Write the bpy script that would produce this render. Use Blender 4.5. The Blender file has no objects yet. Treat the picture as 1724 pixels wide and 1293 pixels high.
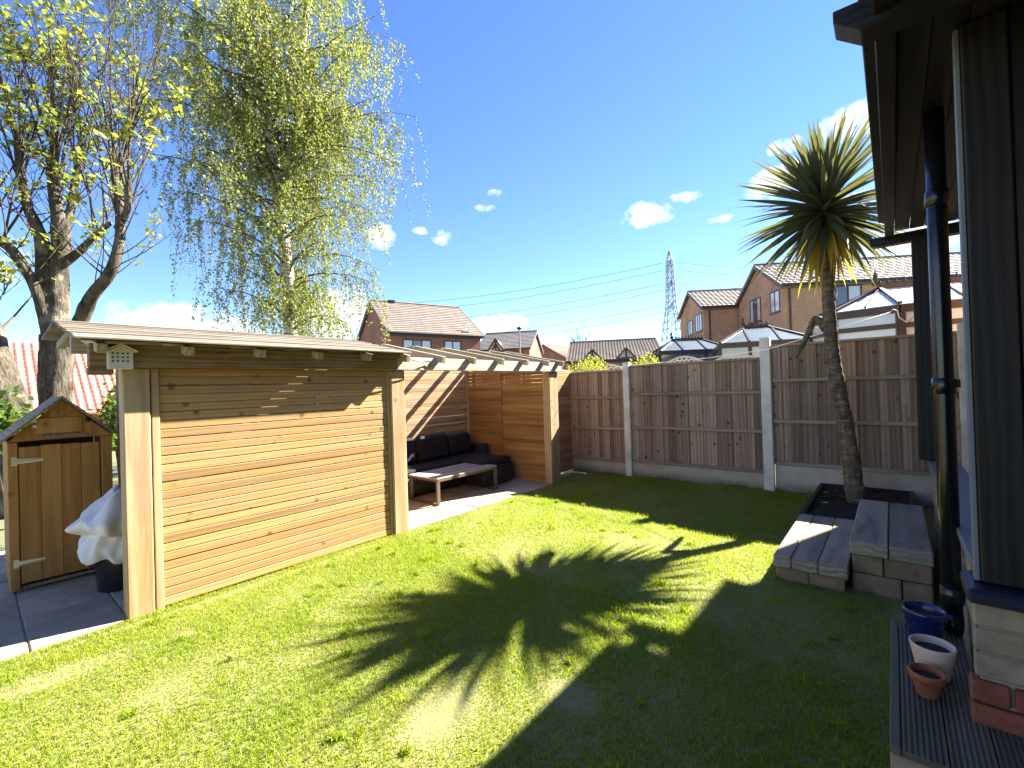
import bpy, bmesh, math, random
import numpy as np
from mathutils import Vector, Matrix
rad = math.radians
random.seed(7); rng = np.random.default_rng(11)
scene = bpy.context.scene
COL = scene.collection
# ------------------------------------------------------------------ camera
cam = bpy.data.cameras.new('camera'); co = bpy.data.objects.new('camera', cam); COL.objects.link(co)
cam.sensor_fit = 'HORIZONTAL'; cam.sensor_width = 36.0; cam.lens = 36.0 * 764.17 / 1724.0
cam.clip_start = 0.02; cam.clip_end = 2000
YAW, PITCH, ROLL = rad(39.963), rad(0.4405), rad(-1.820)
fw = Vector((-math.sin(YAW)*math.cos(PITCH), math.cos(YAW)*math.cos(PITCH), math.sin(PITCH)))
rt = Vector((math.cos(YAW), math.sin(YAW), 0)); up = rt.cross(fw)
r2 = rt*math.cos(ROLL) + up*math.sin(ROLL); u2 = -rt*math.sin(ROLL) + up*math.cos(ROLL)
m = Matrix((r2, u2, -fw)).transposed().to_4x4(); m.translation = Vector((0, 0, 1.45))
co.matrix_world = m
scene.camera = co
# ------------------------------------------------------------------ sky, clouds, sun, exposure
SUN_DIR = Vector((0.41, 1.14, 1.0)).normalized()        # towards the sun
EL = math.asin(SUN_DIR.z); AZ = math.atan2(SUN_DIR.x, SUN_DIR.y)
world = bpy.data.worlds.new('World'); scene.world = world; world.use_nodes = True
nt = world.node_tree; nt.nodes.clear()
SKY_STRENGTH, SUN_STRENGTH, EXPOSURE = 0.051, 5.0, 2.6
def wn(t, **k):
    n = nt.nodes.new(t)
    for a, b in k.items(): setattr(n, a, b)
    return n
out = wn('ShaderNodeOutputWorld'); bg = wn('ShaderNodeBackground'); bg.inputs['Strength'].default_value = SKY_STRENGTH
nt.links.new(bg.outputs[0], out.inputs[0])
sky = wn('ShaderNodeTexSky', sky_type='NISHITA', sun_disc=False, sun_elevation=EL, sun_rotation=AZ)
sky.air_density = 1.0; sky.dust_density = 0.0; sky.ozone_density = 4.5; sky.altitude = 60
gm = wn('ShaderNodeHueSaturation'); gm.inputs['Saturation'].default_value = 1.13; gm.inputs['Hue'].default_value = 0.512; gm.inputs['Value'].default_value = 1.0
nt.links.new(sky.outputs[0], gm.inputs['Color'])
tc = wn('ShaderNodeTexCoord'); vec = tc.outputs['Generated']
def wmath(op, a, b=None, clamp=False):
    n = wn('ShaderNodeMath', operation=op); n.use_clamp = clamp
    for i, v in enumerate((a, b)):
        if v is None: continue
        if isinstance(v, (int, float)): n.inputs[i].default_value = v
        else: nt.links.new(v, n.inputs[i])
    return n.outputs[0]
def wdot(v):
    n = wn('ShaderNodeVectorMath', operation='DOT_PRODUCT'); nt.links.new(vec, n.inputs[0]); n.inputs[1].default_value = v
    return n.outputs['Value']
nz = wn('ShaderNodeTexNoise'); nz.inputs['Scale'].default_value = 34; nz.inputs['Detail'].default_value = 7; nz.inputs['Roughness'].default_value = 0.6
nt.links.new(vec, nz.inputs['Vector'])
nz2 = wn('ShaderNodeTexNoise'); nz2.inputs['Scale'].default_value = 9; nz2.inputs['Detail'].default_value = 4
nt.links.new(vec, nz2.inputs['Vector'])
noise_c = wmath('ADD', wmath('MULTIPLY', wmath('SUBTRACT', nz.outputs['Fac'], 0.5), 3.4), wmath('MULTIPLY', wmath('SUBTRACT', nz2.outputs['Fac'], 0.5), 1.2))
# (azimuth left of +Y in degrees, elevation, half width, half height, strength) of each small cumulus
CLOUDS = [(22.8,19.6,3.3,1.55,1.0),(41.4,23.4,1.4,.62,.8),(42.8,21.7,1.4,.55,.75),(18.3,20.9,2.1,.75,.8),(14.6,17.9,1.5,.5,.8),(48.3,18.4,1.4,1.1,.8),(50.6,19.1,1.3,.55,.75),
 (55.6,18.3,1.9,1.7,.95),(41.4,8.0,4.2,1.5,1.0),(32.8,7.4,1.6,.5,.8),(28.5,5.7,1.2,.42,.75),(61.0,9.2,4.8,3.4,1.1),(76.2,7.5,9.0,2.3,.9),(9.2,20.3,3.0,1.8,1.0),(8.0,23.6,1.8,.95,.9),(2.1,24.0,3.2,1.7,1.0),
 (-1.3,13.0,5.0,2.4,1.0),(48,5.5,4.0,.6,.6),(95.0,12.0,9.0,3.5,.8),(120,14,10,4,.9),(150,25,8,4,.9),(-60,20,9,4,.9),(-100,16,12,5,.9),(200,12,10,4,.9)]
tot = None
for (a, e, hw, hh, s) in CLOUDS:
    a = rad(-a); e = rad(e)
    c = Vector((math.sin(a)*math.cos(e), math.cos(a)*math.cos(e), math.sin(e)))
    rr = Vector((math.cos(a), -math.sin(a), 0)); uu = rr.cross(c)
    if uu.z < 0: uu = -uu
    dx = wmath('DIVIDE', wdot(rr), rad(hw)); dy = wmath('DIVIDE', wmath('SUBTRACT', wdot(uu), 0.0), rad(hh))
    d2 = wmath('ADD', wmath('MULTIPLY', dx, dx), wmath('MULTIPLY', dy, dy))
    front = wmath('GREATER_THAN', wdot(c), 0.3)
    g = wmath('MULTIPLY', wmath('MULTIPLY', wmath('SUBTRACT', 1.0, wmath('MULTIPLY', d2, 0.62), True), s), front)
    tot = g if tot is None else wmath('MAXIMUM', tot, g)
den = wmath('SUBTRACT', wmath('ADD', tot, wmath('MULTIPLY', noise_c, wmath('ADD', wmath('MULTIPLY', tot, 0.75), 0.12))), 0.42)
den = wmath('MULTIPLY', den, 1.7, True)
den = wmath('MULTIPLY', den, 0.96)
mx = wn('ShaderNodeMix', data_type='RGBA'); nt.links.new(den, mx.inputs['Factor'])
nt.links.new(gm.outputs['Color'], mx.inputs[6]); mx.inputs[7].default_value = (4.9, 4.9, 4.95, 1)
nt.links.new(mx.outputs[2], bg.inputs['Color'])
sun = bpy.data.lights.new('sun', 'SUN'); so = bpy.data.objects.new('sun', sun); COL.objects.link(so)
sun.energy = SUN_STRENGTH; sun.angle = rad(0.53); sun.color = (1.0, 0.93, 0.80)
so.rotation_euler = (-SUN_DIR).to_track_quat('-Z', 'Y').to_euler(); so.location = (20, 50, 45)
vs = scene.view_settings; vs.view_transform = 'Standard'; vs.look = 'None'; vs.exposure = EXPOSURE; vs.gamma = 1.0; vs.use_curve_mapping = False
scene.render.engine = 'CYCLES'
try:
    scene.cycles.max_bounces = 8; scene.cycles.transparent_max_bounces = 12; scene.cycles.use_denoising = True
except Exception: pass

# ------------------------------------------------------------------ material helpers
class NT:
    def __init__(s, name):
        s.m = bpy.data.materials.new(name); s.m.use_nodes = True; s.t = s.m.node_tree; s.t.nodes.clear()
        s.out = s.t.nodes.new('ShaderNodeOutputMaterial'); s.b = s.t.nodes.new('ShaderNodeBsdfPrincipled')
        s.t.links.new(s.b.outputs[0], s.out.inputs[0])
    def n(s, t, ins=None, **k):
        n = s.t.nodes.new(t)
        for a, b in k.items(): setattr(n, a, b)
        for a, b in (ins or {}).items(): s.set(n.inputs[a], b)
        return n
    def set(s, sock, v):
        if hasattr(v, 'is_output') or isinstance(v, bpy.types.NodeSocket): s.t.links.new(v, sock)
        else: sock.default_value = v
    def P(s, **k):
        for a, b in k.items(): s.set(s.b.inputs[a.replace('_', ' ')], b)
    def mix(s, f, a, b, blend='MIX'):
        n = s.n('ShaderNodeMix', data_type='RGBA', blend_type=blend); s.set(n.inputs[0], f); s.set(n.inputs[6], a); s.set(n.inputs[7], b); return n.outputs[2]
    def math(s, op, a, b=0.0, clamp=False):
        n = s.n('ShaderNodeMath', operation=op); n.use_clamp = clamp; s.set(n.inputs[0], a); s.set(n.inputs[1], b); return n.outputs[0]
    def ramp(s, f, stops):
        n = s.n('ShaderNodeValToRGB'); s.set(n.inputs[0], f); e = n.color_ramp.elements
        while len(e) < len(stops): e.new(0.5)
        for i, (p, c) in enumerate(stops): e[i].position = p; e[i].color = (c, c, c, 1) if isinstance(c, (int, float)) else (*c, 1)
        return n.outputs[0]
    def coord(s, scale=(1, 1, 1), kind='Object', jitter=True):
        t = s.n('ShaderNodeTexCoord').outputs[kind]
        if jitter:
            oi = s.n('ShaderNodeObjectInfo'); cm = s.n('ShaderNodeCombineXYZ')
            for i, f in enumerate((37.0, 53.0, 29.0)): s.set(cm.inputs[i], s.math('MULTIPLY', oi.outputs['Random'], f))
            t = s.n('ShaderNodeVectorMath', {0: t, 1: cm.outputs[0]}, operation='ADD').outputs[0]
        mp = s.n('ShaderNodeMapping', {'Vector': t, 'Scale': scale}); return mp.outputs[0]
    def noise(s, v, scale, detail=4, rough=0.55, dist=0.0):
        return s.n('ShaderNodeTexNoise', {'Vector': v, 'Scale': scale, 'Detail': detail, 'Roughness': rough, 'Distortion': dist}).outputs['Fac']
    def bump(s, h, strength=0.3, dist=0.01):
        n = s.n('ShaderNodeBump', {'Height': h, 'Strength': strength, 'Distance': dist}); s.P(Normal=n.outputs[0])
def c3(h): return tuple(((int(h[i:i+2], 16)/255)/12.92 if int(h[i:i+2], 16)/255 <= .04045 else ((int(h[i:i+2], 16)/255+.055)/1.055)**2.4) for i in (0, 2, 4))
def A(c): return (*c, 1)
def rnd_val(k, col, lo, hi):
    oi = k.n('ShaderNodeObjectInfo'); v = k.math('ADD', k.math('MULTIPLY', oi.outputs['Random'], hi-lo), lo)
    return k.n('ShaderNodeHueSaturation', {'Color': col, 'Value': v}).outputs[0]
def wood(name, dark, light, axis='Y', rough=0.7, knots=0.5, grey=None, gamt=0.5, vary=(.8, 1.15), bumpy=0.35, fine=1.0, green=0.0, kth=.72):
    k = NT(name); sc = {'X': (1.2, 16, 16), 'Y': (16, 1.2, 16), 'Z': (16, 16, 1.2)}[axis]; sc = tuple(q*fine for q in sc)
    v = k.coord(sc); f1 = k.noise(v, 1.0, 6, .62, .9)
    rings = k.n('ShaderNodeTexWave', {'Vector': v, 'Scale': .55, 'Distortion': 7.0, 'Detail': 3.0, 'Detail Scale': 1.2}, bands_direction={'X': 'Y', 'Y': 'Z', 'Z': 'X'}[axis]).outputs['Fac']
    f = k.math('ADD', k.math('MULTIPLY', f1, .65), k.math('MULTIPLY', rings, .35))
    col = k.mix(k.ramp(f, [(.28, 0.0), (.72, 1.0)]), A(dark), A(light))
    if grey:
        g = k.noise(k.coord((1.4, 1.4, 1.4)), 1.6, 5, .6)
        col = k.mix(k.math('MULTIPLY', k.ramp(g, [(.38, 0.0), (.62, 1.0)]), gamt), col, A(grey))
    if green:
        g = k.noise(k.coord((1, 1, 1)), 2.3, 5, .6)
        col = k.mix(k.math('MULTIPLY', k.ramp(g, [(.5, 0.0), (.72, 1.0)]), green), col, (.09, .11, .035, 1))
    if knots:
        ks = {'X': (2.6, 9, 9), 'Y': (9, 2.6, 9), 'Z': (9, 9, 2.6)}[axis]
        von = k.n('ShaderNodeTexVoronoi', {'Vector': k.coord((1, 1, 1)), 'Scale': 8.0, 'Randomness': 1.0}); vo = k.math('ADD', von.outputs['Distance'], k.math('MULTIPLY', k.noise(k.coord((1, 1, 1)), 30, 2), .12))
        kn = k.math('MULTIPLY', k.ramp(vo, [(.15, 1.0), (.30, 0.0)]), k.math('GREATER_THAN', k.n('ShaderNodeSeparateColor', {0: von.outputs['Color']}).outputs[0], kth))
        col = k.mix(k.math('MULTIPLY', kn, knots), col, (dark[0]*.3, dark[1]*.25, dark[2]*.22, 1))
    k.P(Base_Color=rnd_val(k, col, *vary), Roughness=rough); k.P(**{'Specular_IOR_Level': .25})
    k.bump(f, bumpy, .004); return k.m
def plain(name, col, rough=.6, metal=0.0, vary=.25, scale=6, bumpy=.15, spec=.4, coat=0.0, jit=(.92, 1.08)):
    k = NT(name); n = k.noise(k.coord(), scale, 6, .6)
    c = k.mix(k.ramp(n, [(.3, 0.0), (.7, 1.0)]), A(tuple(q*(1-vary) for q in col)), A(tuple(min(1, q*(1+vary)) for q in col)))
    k.P(Base_Color=rnd_val(k, c, *jit), Roughness=rough, Metallic=metal, Specular_IOR_Level=spec, Coat_Weight=coat)
    if bumpy: k.bump(k.noise(k.coord(), scale*9, 4), bumpy, .003)
    return k.m
def brick(name, a, b, mortar, w=.225, h=.075, kind='Object'):
    k = NT(name); t = k.n('ShaderNodeTexCoord').outputs[kind]
    sp = k.n('ShaderNodeSeparateXYZ', {0: t}); cm = k.n('ShaderNodeCombineXYZ')
    k.set(cm.inputs[0], k.math('ADD', sp.outputs[0], sp.outputs[1])); k.set(cm.inputs[1], sp.outputs[2])
    br = k.n('ShaderNodeTexBrick', {'Vector': cm.outputs[0], 'Color1': A(a), 'Color2': A(b), 'Mortar': A(mortar), 'Scale': 1.0, 'Mortar Size': .009, 'Brick Width': w, 'Row Height': h, 'Bias': 0.0})
    n = k.noise(k.coord(jitter=False), .7, 5)
    col = k.mix(.5, br.outputs['Color'], k.ramp(n, [(.3, .55), (.7, 1.2)]), 'MULTIPLY')
    k.P(Base_Color=col, Roughness=.85); k.bump(br.outputs['Fac'], -.4, .006); return k.m
def tiles(name, a, b, pitch=.3, wav=True):
    k = NT(name); n = k.noise(k.coord(jitter=False), 2.2, 5, .6); n2 = k.noise(k.coord((6, 6, 6), jitter=False), 1.0, 3)
    f = k.math('ADD', k.math('MULTIPLY', n, .5), k.math('MULTIPLY', n2, .5))
    t = k.n('ShaderNodeTexCoord').outputs['Object']
    w = k.n('ShaderNodeTexWave', {'Vector': t, 'Scale': 1.0/pitch*.16*2, 'Distortion': 0.0}, bands_direction='X', wave_profile='SIN').outputs['Fac']
    col = k.mix(k.ramp(f, [(.35, 0.0), (.68, 1.0)]), A(a), A(b))
    k.P(Base_Color=col, Roughness=.8)
    if wav: k.bump(w, .9, .05)
    return k.m
def glass(name, tint, rough=.05):
    k = NT(name); k.P(Base_Color=A(tint), Roughness=rough, Specular_IOR_Level=.9, Coat_Weight=.6); return k.m
def leafmat(name, a, b, trans=.45, attr='rnd', rough=.5):
    k = NT(name); at = k.n('ShaderNodeAttribute', attribute_name=attr).outputs['Fac']
    col = k.mix(at, A(a), A(b)); k.P(Base_Color=col, Roughness=rough, Specular_IOR_Level=.3)
    tr = k.n('ShaderNodeBsdfTranslucent', {'Color': k.mix(.5, col, (.55, .6, .06, 1), 'MIX')})
    ms = k.n('ShaderNodeMixShader', {0: trans, 1: k.b.outputs[0], 2: tr.outputs[0]}); k.t.links.new(ms.outputs[0], k.out.inputs[0]); return k.m
M = {}
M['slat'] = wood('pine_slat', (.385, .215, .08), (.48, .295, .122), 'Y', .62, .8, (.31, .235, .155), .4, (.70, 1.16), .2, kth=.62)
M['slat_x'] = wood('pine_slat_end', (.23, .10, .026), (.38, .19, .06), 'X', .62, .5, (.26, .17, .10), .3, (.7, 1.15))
M['slat_back'] = wood('pine_slat_rear', (.31, .17, .075), (.49, .33, .18), 'Y', .65, .5, (.4, .34, .28), .45, (.75, 1.12))
M['post'] = wood('pine_post', (.32, .20, .095), (.52, .37, .205), 'Z', .65, .5, (.38, .31, .23), .35, (.92, 1.08))
M['beam'] = wood('weathered_beam', (.13, .066, .03), (.31, .195, .105), 'Y', .75, .6, (.30, .25, .20), .6, (.95, 1.1))
M['beam_pale'] = wood('pale_beam', (.36, .29, .21), (.56, .49, .40), 'Y', .75, .5, (.48, .44, .38), .6, (.95, 1.05))
M['rafter'] = wood('rafter_timber', (.25, .20, .12), (.45, .38, .27), 'X', .75, .4, (.34, .34, .27), .5, (.9, 1.1), green=.35)
M['roofboard'] = wood('silvered_roof_board', (.15, .125, .098), (.29, .25, .205), 'Y', .8, .3, (.24, .22, .19), .6, (.72, 1.12))
M['shed'] = wood('shed_board', (.32, .155, .042), (.48, .26, .085), 'Z', .6, .5, None, 0, (.88, 1.1))
M['shedroof'] = wood('shed_roof_board', (.20, .14, .085), (.34, .26, .17), 'X', .75, .3, (.27, .25, .2), .5)
M['fence'] = wood('fence_board', (.25, .16, .108), (.43, .305, .22), 'Z', .85, .9, (.31, .25, .205), .5, (.56, 1.34), fine=.7, green=.3, kth=.55)
M['fencerail'] = wood('fence_rail', (.25, .18, .125), (.40, .315, .235), 'X', .85, .5, (.31, .27, .21), .5, (.9, 1.1), green=.3)
M['sleeper'] = wood('grey_sleeper', (.18, .14, .095), (.37, .305, .22), 'Y', .85, .4, (.31, .265, .20), .6, (.85, 1.1))
M['deck'] = wood('grooved_deck', (.10, .08, .055), (.21, .18, .125), 'Y', .85, .2, (.155, .135, .09), .5, (.85, 1.15), green=.4)
M['deckframe'] = wood('deck_frame', (.22, .15, .08), (.38, .28, .17), 'X', .8, .3)
M['darkz'] = wood('dark_stained_post', (.010, .009, .009), (.022, .019, .018), 'Z', .5, 0, None, 0, (.9, 1.1), .1)
M['dark'] = wood('dark_stained_timber', (.010, .009, .009), (.026, .022, .021), 'Y', .5, 0, None, 0, (.9, 1.1), .2)
M['darkpanel'] = plain('dark_painted_panel', (.017, .014, .017), .38, 0, .25, 2.0, .08)
M['tabletop'] = wood('grey_table_slat', (.22, .20, .18), (.42, .39, .35), 'Y', .7, .2, None, 0, (.85, 1.1))
M['metal_table'] = plain('brown_metal', (.16, .12, .09), .45, .3, .2)
M['concrete'] = plain('concrete', (.72, .67, .58), .9, 0, .22, 5, .5)
k = NT('gravel_board_concrete'); n = k.noise(k.coord(), 3.0, 6, .65); sp = k.n('ShaderNodeSeparateXYZ', {0: k.n('ShaderNodeTexCoord').outputs['Object']})
base = k.mix(k.ramp(n, [(.3, 0.0), (.7, 1.0)]), (.37, .32, .235, 1), (.57, .505, .395, 1))
damp = k.ramp(k.math('ADD', k.math('MULTIPLY', sp.outputs[2], -3.6), k.math('MULTIPLY', n, 1.1)), [(.12, 0.0), (.6, 1.0)])
k.P(Base_Color=k.mix(damp, base, (.10, .105, .055, 1)), Roughness=.95); k.bump(k.noise(k.coord(), 60, 4), .4, .004); M['gravel'] = k.m
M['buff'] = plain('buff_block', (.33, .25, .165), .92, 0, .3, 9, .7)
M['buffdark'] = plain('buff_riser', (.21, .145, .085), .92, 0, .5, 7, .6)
M['mortar'] = plain('mortar', (.30, .265, .21), .95, 0, .3, 14, .6)
M['redbrick'] = plain('red_brick', (.24, .075, .042), .9, 0, .35, 12, .8)
M['sill'] = plain('navy_sill', (.018, .02, .042), .35, 0, .2, 4, .1)
M['white'] = plain('white_plastic', (.70, .71, .73), .4, 0, .05, 3, 0)
M['palegrey'] = plain('pale_sill_and_lit_edge', (.17, .18, .20), .5, 0, .1, 3, 0)  # pale tone of the side sill and of the painted sunlit frame edge
M['blackplastic'] = plain('black_plastic', (.012, .012, .013), .28, 0, .2, 6, .06, .5)
M['blackpipe'] = plain('black_pipe', (.009, .009, .011), .22, 0, .2, 6, .04, .55)
M['steel'] = plain('galvanised', (.62, .60, .56), .35, .7, .12)
M['rattan'] = None
k = NT('dark_rattan'); t = k.coord((70, 70, 70), jitter=False)
w1 = k.n('ShaderNodeTexWave', {'Vector': t, 'Scale': .35}, bands_direction='Z').outputs['Fac']; w2 = k.n('ShaderNodeTexWave', {'Vector': t, 'Scale': .35}, bands_direction='DIAGONAL').outputs['Fac']
wf = k.math('MULTIPLY', w1, w2); k.P(Base_Color=k.mix(wf, (.010, .010, .014, 1), (.045, .043, .052, 1)), Roughness=.45); k.bump(wf, .8, .004); M['rattan'] = k.m
M['cushion'] = plain('charcoal_cushion', (.014, .014, .017), .9, 0, .25, 5, .5)
k = NT('white_woven_bag'); n = k.noise(k.coord(jitter=False), 5, 5, .6); ck = k.n('ShaderNodeTexChecker', {'Vector': k.coord((1, 1, 1), jitter=False), 'Scale': 260.0}).outputs['Fac']
k.P(Base_Color=k.mix(k.ramp(n, [(.3, 0.0), (.7, 1.0)]), (.70, .66, .64, 1), (.86, .83, .81, 1)), Roughness=.6, Subsurface_Weight=.0); k.bump(ck, .15, .002); M['bag'] = k.m
k = NT('sandstone_slab'); v = k.coord(); n = k.noise(v, 3.2, 7, .65, .4); n2 = k.noise(v, 22, 4)
col = k.ramp(n, [(.25, (.27, .20, .13)), (.5, (.39, .31, .22)), (.75, (.48, .40, .30))])
k.P(Base_Color=rnd_val(k, k.mix(.25, col, k.ramp(n2, [(.3, .5), (.7, 1.3)]), 'MULTIPLY'), .82, 1.12), Roughness=.85); k.bump(k.math('ADD', n, k.math('MULTIPLY', n2, .3)), .5, .006); M['slab'] = k.m
M['terracotta'] = plain('terracotta', (.36, .115, .048), .8, 0, .3, 14, .3)
M['whitepot'] = plain('pale_pot', (.66, .49, .37), .75, 0, .1, 12, .2)
M['bluepot'] = plain('blue_glaze', (.012, .016, .10), .12, 0, .2, 6, .03, .6, .6)
M['soil'] = plain('soil', (.035, .024, .016), .95, 0, .4, 30, 1.0)
M['blacktub'] = plain('black_tub', (.011, .011, .012), .5, 0, .3, 9, .2)
k = NT('mottled_bark'); v = k.coord((1, 1, .35), jitter=False); n = k.noise(v, 9, 7, .7); n2 = k.noise(k.coord(jitter=False), 3.2, 5, .6); n3 = k.noise(k.coord((1, 1, .2), jitter=False), 38, 4, .6)
col = k.ramp(n, [(.32, (.035, .028, .021)), (.52, (.11, .092, .07)), (.72, (.22, .19, .145))]); col = k.mix(k.ramp(n2, [(.55, 0.0), (.66, .85)]), col, (.27, .25, .19, 1)); col = k.mix(k.ramp(n3, [(.45, 0.0), (.7, .5)]), col, (.02, .016, .012, 1))
k.P(Base_Color=col, Roughness=.92, Specular_IOR_Level=.15); k.bump(k.math('ADD', n, n3), 1.0, .03); M['bark'] = k.m
k = NT('palm_bark'); n = k.noise(k.coord((1, 1, 4.5), jitter=False), 9, 7, .7, .6); n2 = k.noise(k.coord((2.2, 2.2, .5), jitter=False), 14, 5, .65); n3 = k.noise(k.coord(jitter=False), 4, 5, .6)
col = k.ramp(n, [(.34, (.075, .056, .035)), (.5, (.25, .195, .125)), (.7, (.44, .365, .25))]); col = k.mix(k.ramp(n2, [(.42, .6), (.58, 0.0)]), col, (.085, .065, .042, 1)); col = k.mix(k.ramp(n3, [(.55, 0.0), (.7, .6)]), col, (.10, .115, .05, 1))
k.P(Base_Color=col, Roughness=.92, Specular_IOR_Level=.15); k.bump(k.math('ADD', n, n2), 1.0, .03); M['palmbark'] = k.m
k = NT('birch_bark'); v = k.coord((3, 3, 10), jitter=False); n = k.noise(v, 1.6, 6, .7); n2 = k.noise(k.coord((1, 1, 1), jitter=False), 2.6, 4)
col = k.mix(k.ramp(n, [(.42, 1.0), (.52, 0.0)]), (.66, .61, .52, 1), (.07, .055, .04, 1)); col = k.mix(k.ramp(n2, [(.58, 0.0), (.7, .8)]), col, (.12, .10, .07, 1))
k.P(Base_Color=col, Roughness=.75); k.bump(n, .5, .01); M['birchbark'] = k.m
M['twig'] = plain('twig', (.085, .062, .042), .85, 0, .3, 8, 0)
M['birchleaf'] = leafmat('birch_leaf', (.10, .135, .035), (.30, .325, .11), .38)
M['mapleleaf'] = leafmat('maple_leaf', (.13, .19, .03), (.34, .36, .08), .45)
M['shrubleaf'] = leafmat('evergreen_leaf', (.02, .055, .012), (.06, .13, .025), .3)
M['goldleaf'] = leafmat('golden_leaf', (.24, .26, .02), (.45, .42, .05), .4)
M['redleaf'] = leafmat('red_leaf', (.35, .02, .02), (.5, .06, .05), .3)
k = NT('palm_leaf'); oi = k.n('ShaderNodeObjectInfo').outputs['Random']
col = k.mix(oi, (.055, .068, .038, 1), (.15, .16, .085, 1)); k.P(Base_Color=col, Roughness=.42, Specular_IOR_Level=.5)
tr = k.n('ShaderNodeBsdfTranslucent', {'Color': (.22, .23, .07, 1)}); ms = k.n('ShaderNodeMixShader', {0: .22, 1: k.b.outputs[0], 2: tr.outputs[0]}); k.t.links.new(ms.outputs[0], k.out.inputs[0]); M['palmleaf'] = k.m
k = NT('palm_leaf_dry'); oi = k.n('ShaderNodeObjectInfo').outputs['Random']
col = k.mix(oi, (.30, .23, .05, 1), (.46, .37, .07, 1)); k.P(Base_Color=col, Roughness=.6)
tr = k.n('ShaderNodeBsdfTranslucent', {'Color': (.65, .50, .06, 1)}); ms = k.n('ShaderNodeMixShader', {0: .45, 1: k.b.outputs[0], 2: tr.outputs[0]}); k.t.links.new(ms.outputs[0], k.out.inputs[0]); M['palmdry'] = k.m
M['wallA'] = brick('red_brick_wall', (.30, .10, .05), (.22, .075, .04), (.28, .22, .17))
M['wallO'] = brick('orange_brick_wall', (.42, .13, .05), (.34, .11, .045), (.32, .22, .16))
M['wallE'] = brick('buff_orange_brick', (.52, .285, .14), (.42, .21, .105), (.46, .37, .27))
M['tileA'] = tiles('brown_roof_tile', (.12, .092, .075), (.22, .18, .15), .3, False)
M['tileE'] = tiles('grey_brown_pantile', (.13, .105, .09), (.23, .20, .175), .3)
M['tileD'] = tiles('brown_small_pantile', (.16, .125, .10), (.26, .215, .18), .17)
M['tileG'] = tiles('grey_roof_tile', (.10, .095, .088), (.18, .17, .16), .3, False)
M['tileR'] = tiles('red_roof_tile', (.20, .055, .038), (.32, .105, .07), .3, False)
M['pantile'] = plain('pink_red_pantile', (.50, .205, .155), .75, 0, .22, 3, .2, .3, 0, (.82, 1.15))
M['fascia'] = plain('grey_bargeboard', (.12, .11, .115), .6, 0, .1, 3, 0)
M['brownframe'] = plain('dark_brown_frame', (.055, .033, .026), .4, 0, .15, 3, 0)
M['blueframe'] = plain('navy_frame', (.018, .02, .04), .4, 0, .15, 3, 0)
M['pane'] = glass('window_pane', (.09, .10, .115))
M['panepale'] = glass('curtained_pane', (.50, .52, .54), .12)
M['panepoly'] = plain('polycarbonate_sheet', (.80, .81, .83), .3, 0, .04, 1, 0)
M['paneteal'] = plain('tinted_roof_pane', (.10, .125, .13), .35, 0, .3, 1.2, 0, .35)
M['cream'] = plain('cream_paint', (.62, .57, .46), .6, 0, .1, 4, 0)
M['pylon'] = plain('pylon_steel', (.30, .31, .32), .6, .2, .1, 1, 0)
M['wire'] = plain('wire', (.07, .075, .085), .6, 0, .1, 1, 0)
M['cord'] = plain('pale_green_line', (.62, .70, .62), .5, 0, .1, 3, 0)
M['yellow'] = plain('yellow_petal', (.72, .55, .02), .6, 0, .1, 30, 0)
M['redpetal'] = plain('red_petal', (.55, .045, .02), .6, 0, .15, 30, 0)
# lawn soil and grass
k = NT('lawn_soil'); v = k.coord(jitter=False, kind='Object'); n = k.noise(v, 9, 6, .65); n2 = k.noise(v, 60, 3)
k.P(Base_Color=k.mix(n2, k.ramp(n, [(.3, (.17, .15, .06)), (.6, (.25, .20, .10)), (.8, (.36, .27, .17))]), (.14, .17, .04, 1)), Roughness=.95); k.bump(n2, .9, .01); M['soil_lawn'] = k.m
k = NT('grass_blade'); rn = k.n('ShaderNodeAttribute', attribute_name='rnd').outputs['Fac']; hh = k.n('ShaderNodeAttribute', attribute_name='hgt').outputs['Fac']
v = k.coord(jitter=False); n = k.noise(v, 1.7, 5, .6); n3 = k.noise(v, 6.5, 4, .6)
g1 = k.mix(rn, (.13, .215, .010, 1), (.24, .335, .018, 1)); g2 = k.mix(rn, (.25, .31, .018, 1), (.42, .41, .06, 1))
f = k.ramp(k.math('ADD', k.math('MULTIPLY', n, .55), k.math('MULTIPLY', n3, .45)), [(.42, 0.0), (.66, .9)])
col = k.mix(f, g1, g2); dry = k.ramp(rn, [(.93, 0.0), (.97, 1.0)]); col = k.mix(dry, col, (.38, .31, .13, 1))
k.P(Base_Color=col, Roughness=.5, Specular_IOR_Level=.25)
tr = k.n('ShaderNodeBsdfTranslucent', {'Color': k.mix(.45, col, (.54, .68, .035, 1))}); ms = k.n('ShaderNodeMixShader', {0: .5, 1: k.b.outputs[0], 2: tr.outputs[0]}); k.t.links.new(ms.outputs[0], k.out.inputs[0]); M['grass'] = k.m
k = NT('far_ground'); n = k.noise(k.coord(jitter=False), .05, 6); k.P(Base_Color=k.ramp(n, [(.35, (.07, .10, .03)), (.65, (.16, .15, .09))]), Roughness=1.0); M['ground'] = k.m

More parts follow.
